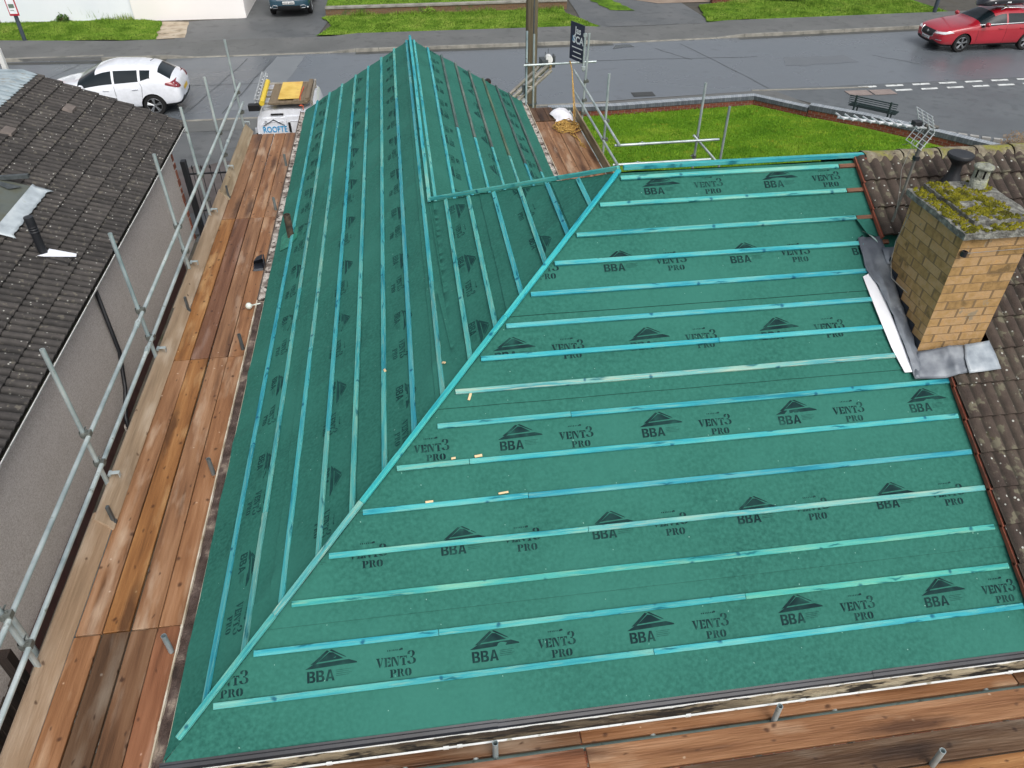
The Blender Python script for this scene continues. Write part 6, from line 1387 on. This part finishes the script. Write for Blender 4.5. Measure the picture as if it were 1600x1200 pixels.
b = MB(); b.tube((-1.0, 15.2, 2.47), (-1.03, 16.75, 2.49), .058, 14, hollow=.6); tag(b.build('tube_roll', flat('yellow_tube', (214, 186, 60), .5), loc=(-1., 16.6, 2.47), smooth=True, angle=40), 'long yellow tube lying on the van roof beside the ladder', 'tube')
b = MB(); b.box((-.43, 16.05, 2.40), (.9, 1.42, .05)); b.box((-.16, 16.05, 2.44), (.3, 1.4, .03)); b.box((.02, 16.1, 2.46), (.10, 1.42, .08))
tag(b.build('timber_stack', M('wet_timber', [(86,76,62), (122,108,88), (108,98,84)], .85, 2.5, (6, .6, 6), bump=.5), loc=(-.3, 16.85, 2.38), bevel=.006), 'weathered timber sheets strapped on the van roof rack', 'timber')
b = MB(); b.box((-.42, 16.08, 2.47), (.48, 1.24, .012)); tag(b.build('yellow_sheet', M('yellow_board', [(196,158,66), (222,190,100), (206,160,80)], .7, 2, cols2=(150,130,70), scale2=5, amt2=.3), loc=(-.34, 16.85, 2.47)), 'yellow board lying on the timber on the van roof', 'board')
b = MB(); b.box((-1.20, 15.3, 2.36), (.26, .16, .14)); tag(b.build('clamp_box', m_trim, loc=(-1.22, 15.5, 2.3), bevel=.01), 'black ladder clamp at the rear left corner of the van roof', 'clamp')
b = MB(); b.path([(-.14, 15.36, 2.34), (-.15, 15.38, 2.46), (-.16, 15.6, 2.49), (-.12, 16.2, 2.50)], .012, 5); b.path([(-.19, 15.34, 2.34), (-.10, 15.33, 2.34), (-.11, 15.32, 2.24)], .012, 5); tag(b.build('ratchet_strap', flat('orange_strap', (196, 84, 50), .7), loc=(.05, 15.7, 2.36)), 'orange red strap at the rear of the van roof', 'strap')
for o in set(bpy.data.objects)-_n0:
    if o.parent is None: o.location.z += .13
# ================================================================ person beyond the gable
def skinned(name, nodes, edges, mat, parent, sub=2):
    """nodes: (co, radius or (rx, ry)); one continuous skin surface"""
    me = bpy.data.meshes.new(name); me.from_pydata([n[0] for n in nodes], edges, []); o = bpy.data.objects.new(name, me); sc.collection.objects.link(o)
    sk = o.modifiers.new('skin', 'SKIN'); 
    if not me.skin_vertices: 
        bm = bmesh.new(); bm.from_mesh(me); bm.verts.layers.skin.verify(); bm.to_mesh(me); bm.free()
    for i, n in enumerate(nodes):
        r = n[1] if isinstance(n[1], tuple) else (n[1], n[1]); me.skin_vertices[0].data[i].radius = r; me.skin_vertices[0].data[i].use_root = (i == 0)
    sk.use_smooth_shade = True; s = o.modifiers.new('s', 'SUBSURF'); s.levels = sub; s.render_levels = sub
    me.materials.append(mat); o.parent = parent; o['o'] = (0, 0, 0); return o
pe = empty('person', (0, 0, 0), 'dark haired person in a dark jacket, head just above the roof edge', 'person')
m_skin = M('skin', [(176,124,100), (196,146,120)], .6, 6)
nodes = [((0,0,.95), (.15,.11)), ((0,0,1.12), (.13,.10)), ((0,0,1.32), (.16,.11)), ((0,0,1.42), (.12,.085)), ((0,0,1.49), .052), ((0,.01,1.55), .06), ((0,.01,1.62), (.075,.09)), ((0,.01,1.68), (.066,.08)),
  ((.10,0,.90), .09), ((.11,0,.50), .062), ((.11,.02,.10), .042), ((.11,-.12,.03), .035), ((-.10,0,.90), .09), ((-.11,0,.50), .062), ((-.11,.02,.10), .042), ((-.11,-.12,.03), .035),
  ((.19,0,1.40), .055), ((.24,.02,1.12), .042), ((.22,-.12,.90), .030), ((.21,-.17,.83), (.035,.018)), ((-.19,0,1.40), .055), ((-.24,.02,1.12), .042), ((-.22,-.12,.90), .030), ((-.21,-.17,.83), (.035,.018))]
edges = [(0,1),(1,2),(2,3),(3,4),(4,5),(5,6),(6,7),(0,8),(8,9),(9,10),(10,11),(0,12),(12,13),(13,14),(14,15),(3,16),(16,17),(17,18),(18,19),(3,20),(20,21),(21,22),(22,23)]
for h in (19, 23):
    hx, hy, hz = nodes[h][0]; sx = 1 if hx > 0 else -1
    for k in range(4):
        i0 = len(nodes); L_ = (.035, .042, .038, .03)[k]; ox = (-.024+.016*k)*1.0
        nodes += [((hx+ox, hy-.028, hz-.045), .009), ((hx+ox*1.1, hy-.040, hz-.045-L_), .008), ((hx+ox*1.1, hy-.035, hz-.045-L_*1.8), .007)]; edges += [(h, i0), (i0, i0+1), (i0+1, i0+2)]
    i0 = len(nodes); nodes += [((hx-sx*.035, hy-.03, hz-.015), .011), ((hx-sx*.045, hy-.05, hz-.05), .009)]; edges += [(h, i0), (i0, i0+1)]
skinned('body', nodes, edges, m_skin, pe)
J = [((0,0,.93), (.175,.135)), ((0,0,1.12), (.16,.13)), ((0,0,1.32), (.19,.135)), ((0,0,1.43), (.14,.10)), ((0,0,1.475), .07), ((.20,0,1.40), .075), ((.25,.02,1.12), .060), ((.225,-.11,.92), .045), ((-.20,0,1.40), .075), ((-.25,.02,1.12), .060), ((-.225,-.11,.92), .045)]
skinned('jacket', J, [(0,1),(1,2),(2,3),(3,4),(3,5),(5,6),(6,7),(3,8),(8,9),(9,10)], flat('dark_jacket', (32, 34, 40), .8), pe)
skinned('trousers', [((0,0,.97), (.165,.125)), ((.10,0,.86), .108), ((.11,0,.48), .078), ((.11,.02,.12), .060), ((-.10,0,.86), .108), ((-.11,0,.48), .078), ((-.11,.02,.12), .060)], [(0,1),(1,2),(2,3),(0,4),(4,5),(5,6)], flat('dark_trousers', (44, 46, 54), .85), pe)
for s_ in (-1, 1): skinned('boot', [((s_*.11,.03,.10), .055), ((s_*.11,.02,.05), (.05,.05)), ((s_*.11,-.13,.045), .042)], [(0,1),(1,2)], m_trim, pe)
b = MB(); n = 12
hc = Vector((0, .02, 1.655)); vs = []; fs = []
for i in range(7):
    th_ = i/6*math.pi*.62
    for k in range(n):
        a = 2*math.pi*k/n; r_ = 1+.05*noise.noise(Vector((i*.9, k*.7, 2))); lift_ = .035*max(0, -math.sin(a))*(i/6)
        vs.append(hc+Vector((.093*math.sin(th_)*math.cos(a)*r_, .112*math.sin(th_)*math.sin(a)*r_, .108*math.cos(th_)*r_+lift_*1.6)))
b.add(vs, [(i*n+k, (i+1)*n+k, (i+1)*n+(k+1) % n, i*n+(k+1) % n) for i in range(6) for k in range(n)])
pe['o'] = (0, 0, 0); b.build('hair', M('dark_hair', [(28,20,18), (52,38,34)], .7, 20, (1, 1, 5), bump=.6), pe, smooth=True)
b = MB(); b.lathe((0, -.085, 1.615), [(.001, .022), (.010, .0), (.014, -.018), (.001, -.024)], 8); 
for s_ in (-1, 1): b.lathe((s_*.085, .015, 1.62), [(.001,-.012),(.022,-.006),(.026,.0),(.020,.008),(.001,.01)], 10, axis=(s_,0,0))
b.build('face_feature', m_skin, pe, smooth=True)
b = MB()
for s_ in (-1, 1): b.lathe((s_*.032, -.072, 1.645), [(.001,.008),(.011,.004),(.012,0)], 8, axis=(0,-1,0))
b.build('eyes', m_black, pe); b = MB(); b.box((0, -.076, 1.575), (.05, .01, .009)); b.build('mouth', M('lips', [(150,84,76), (160,92,84)], .5, 9), pe, bevel=.003)
pe.location = (4.66, 19.05, 0.02); pe.rotation_euler = (0, 0, .4)
for o in bpy.data.objects:
    if 'o' in o: del o['o']
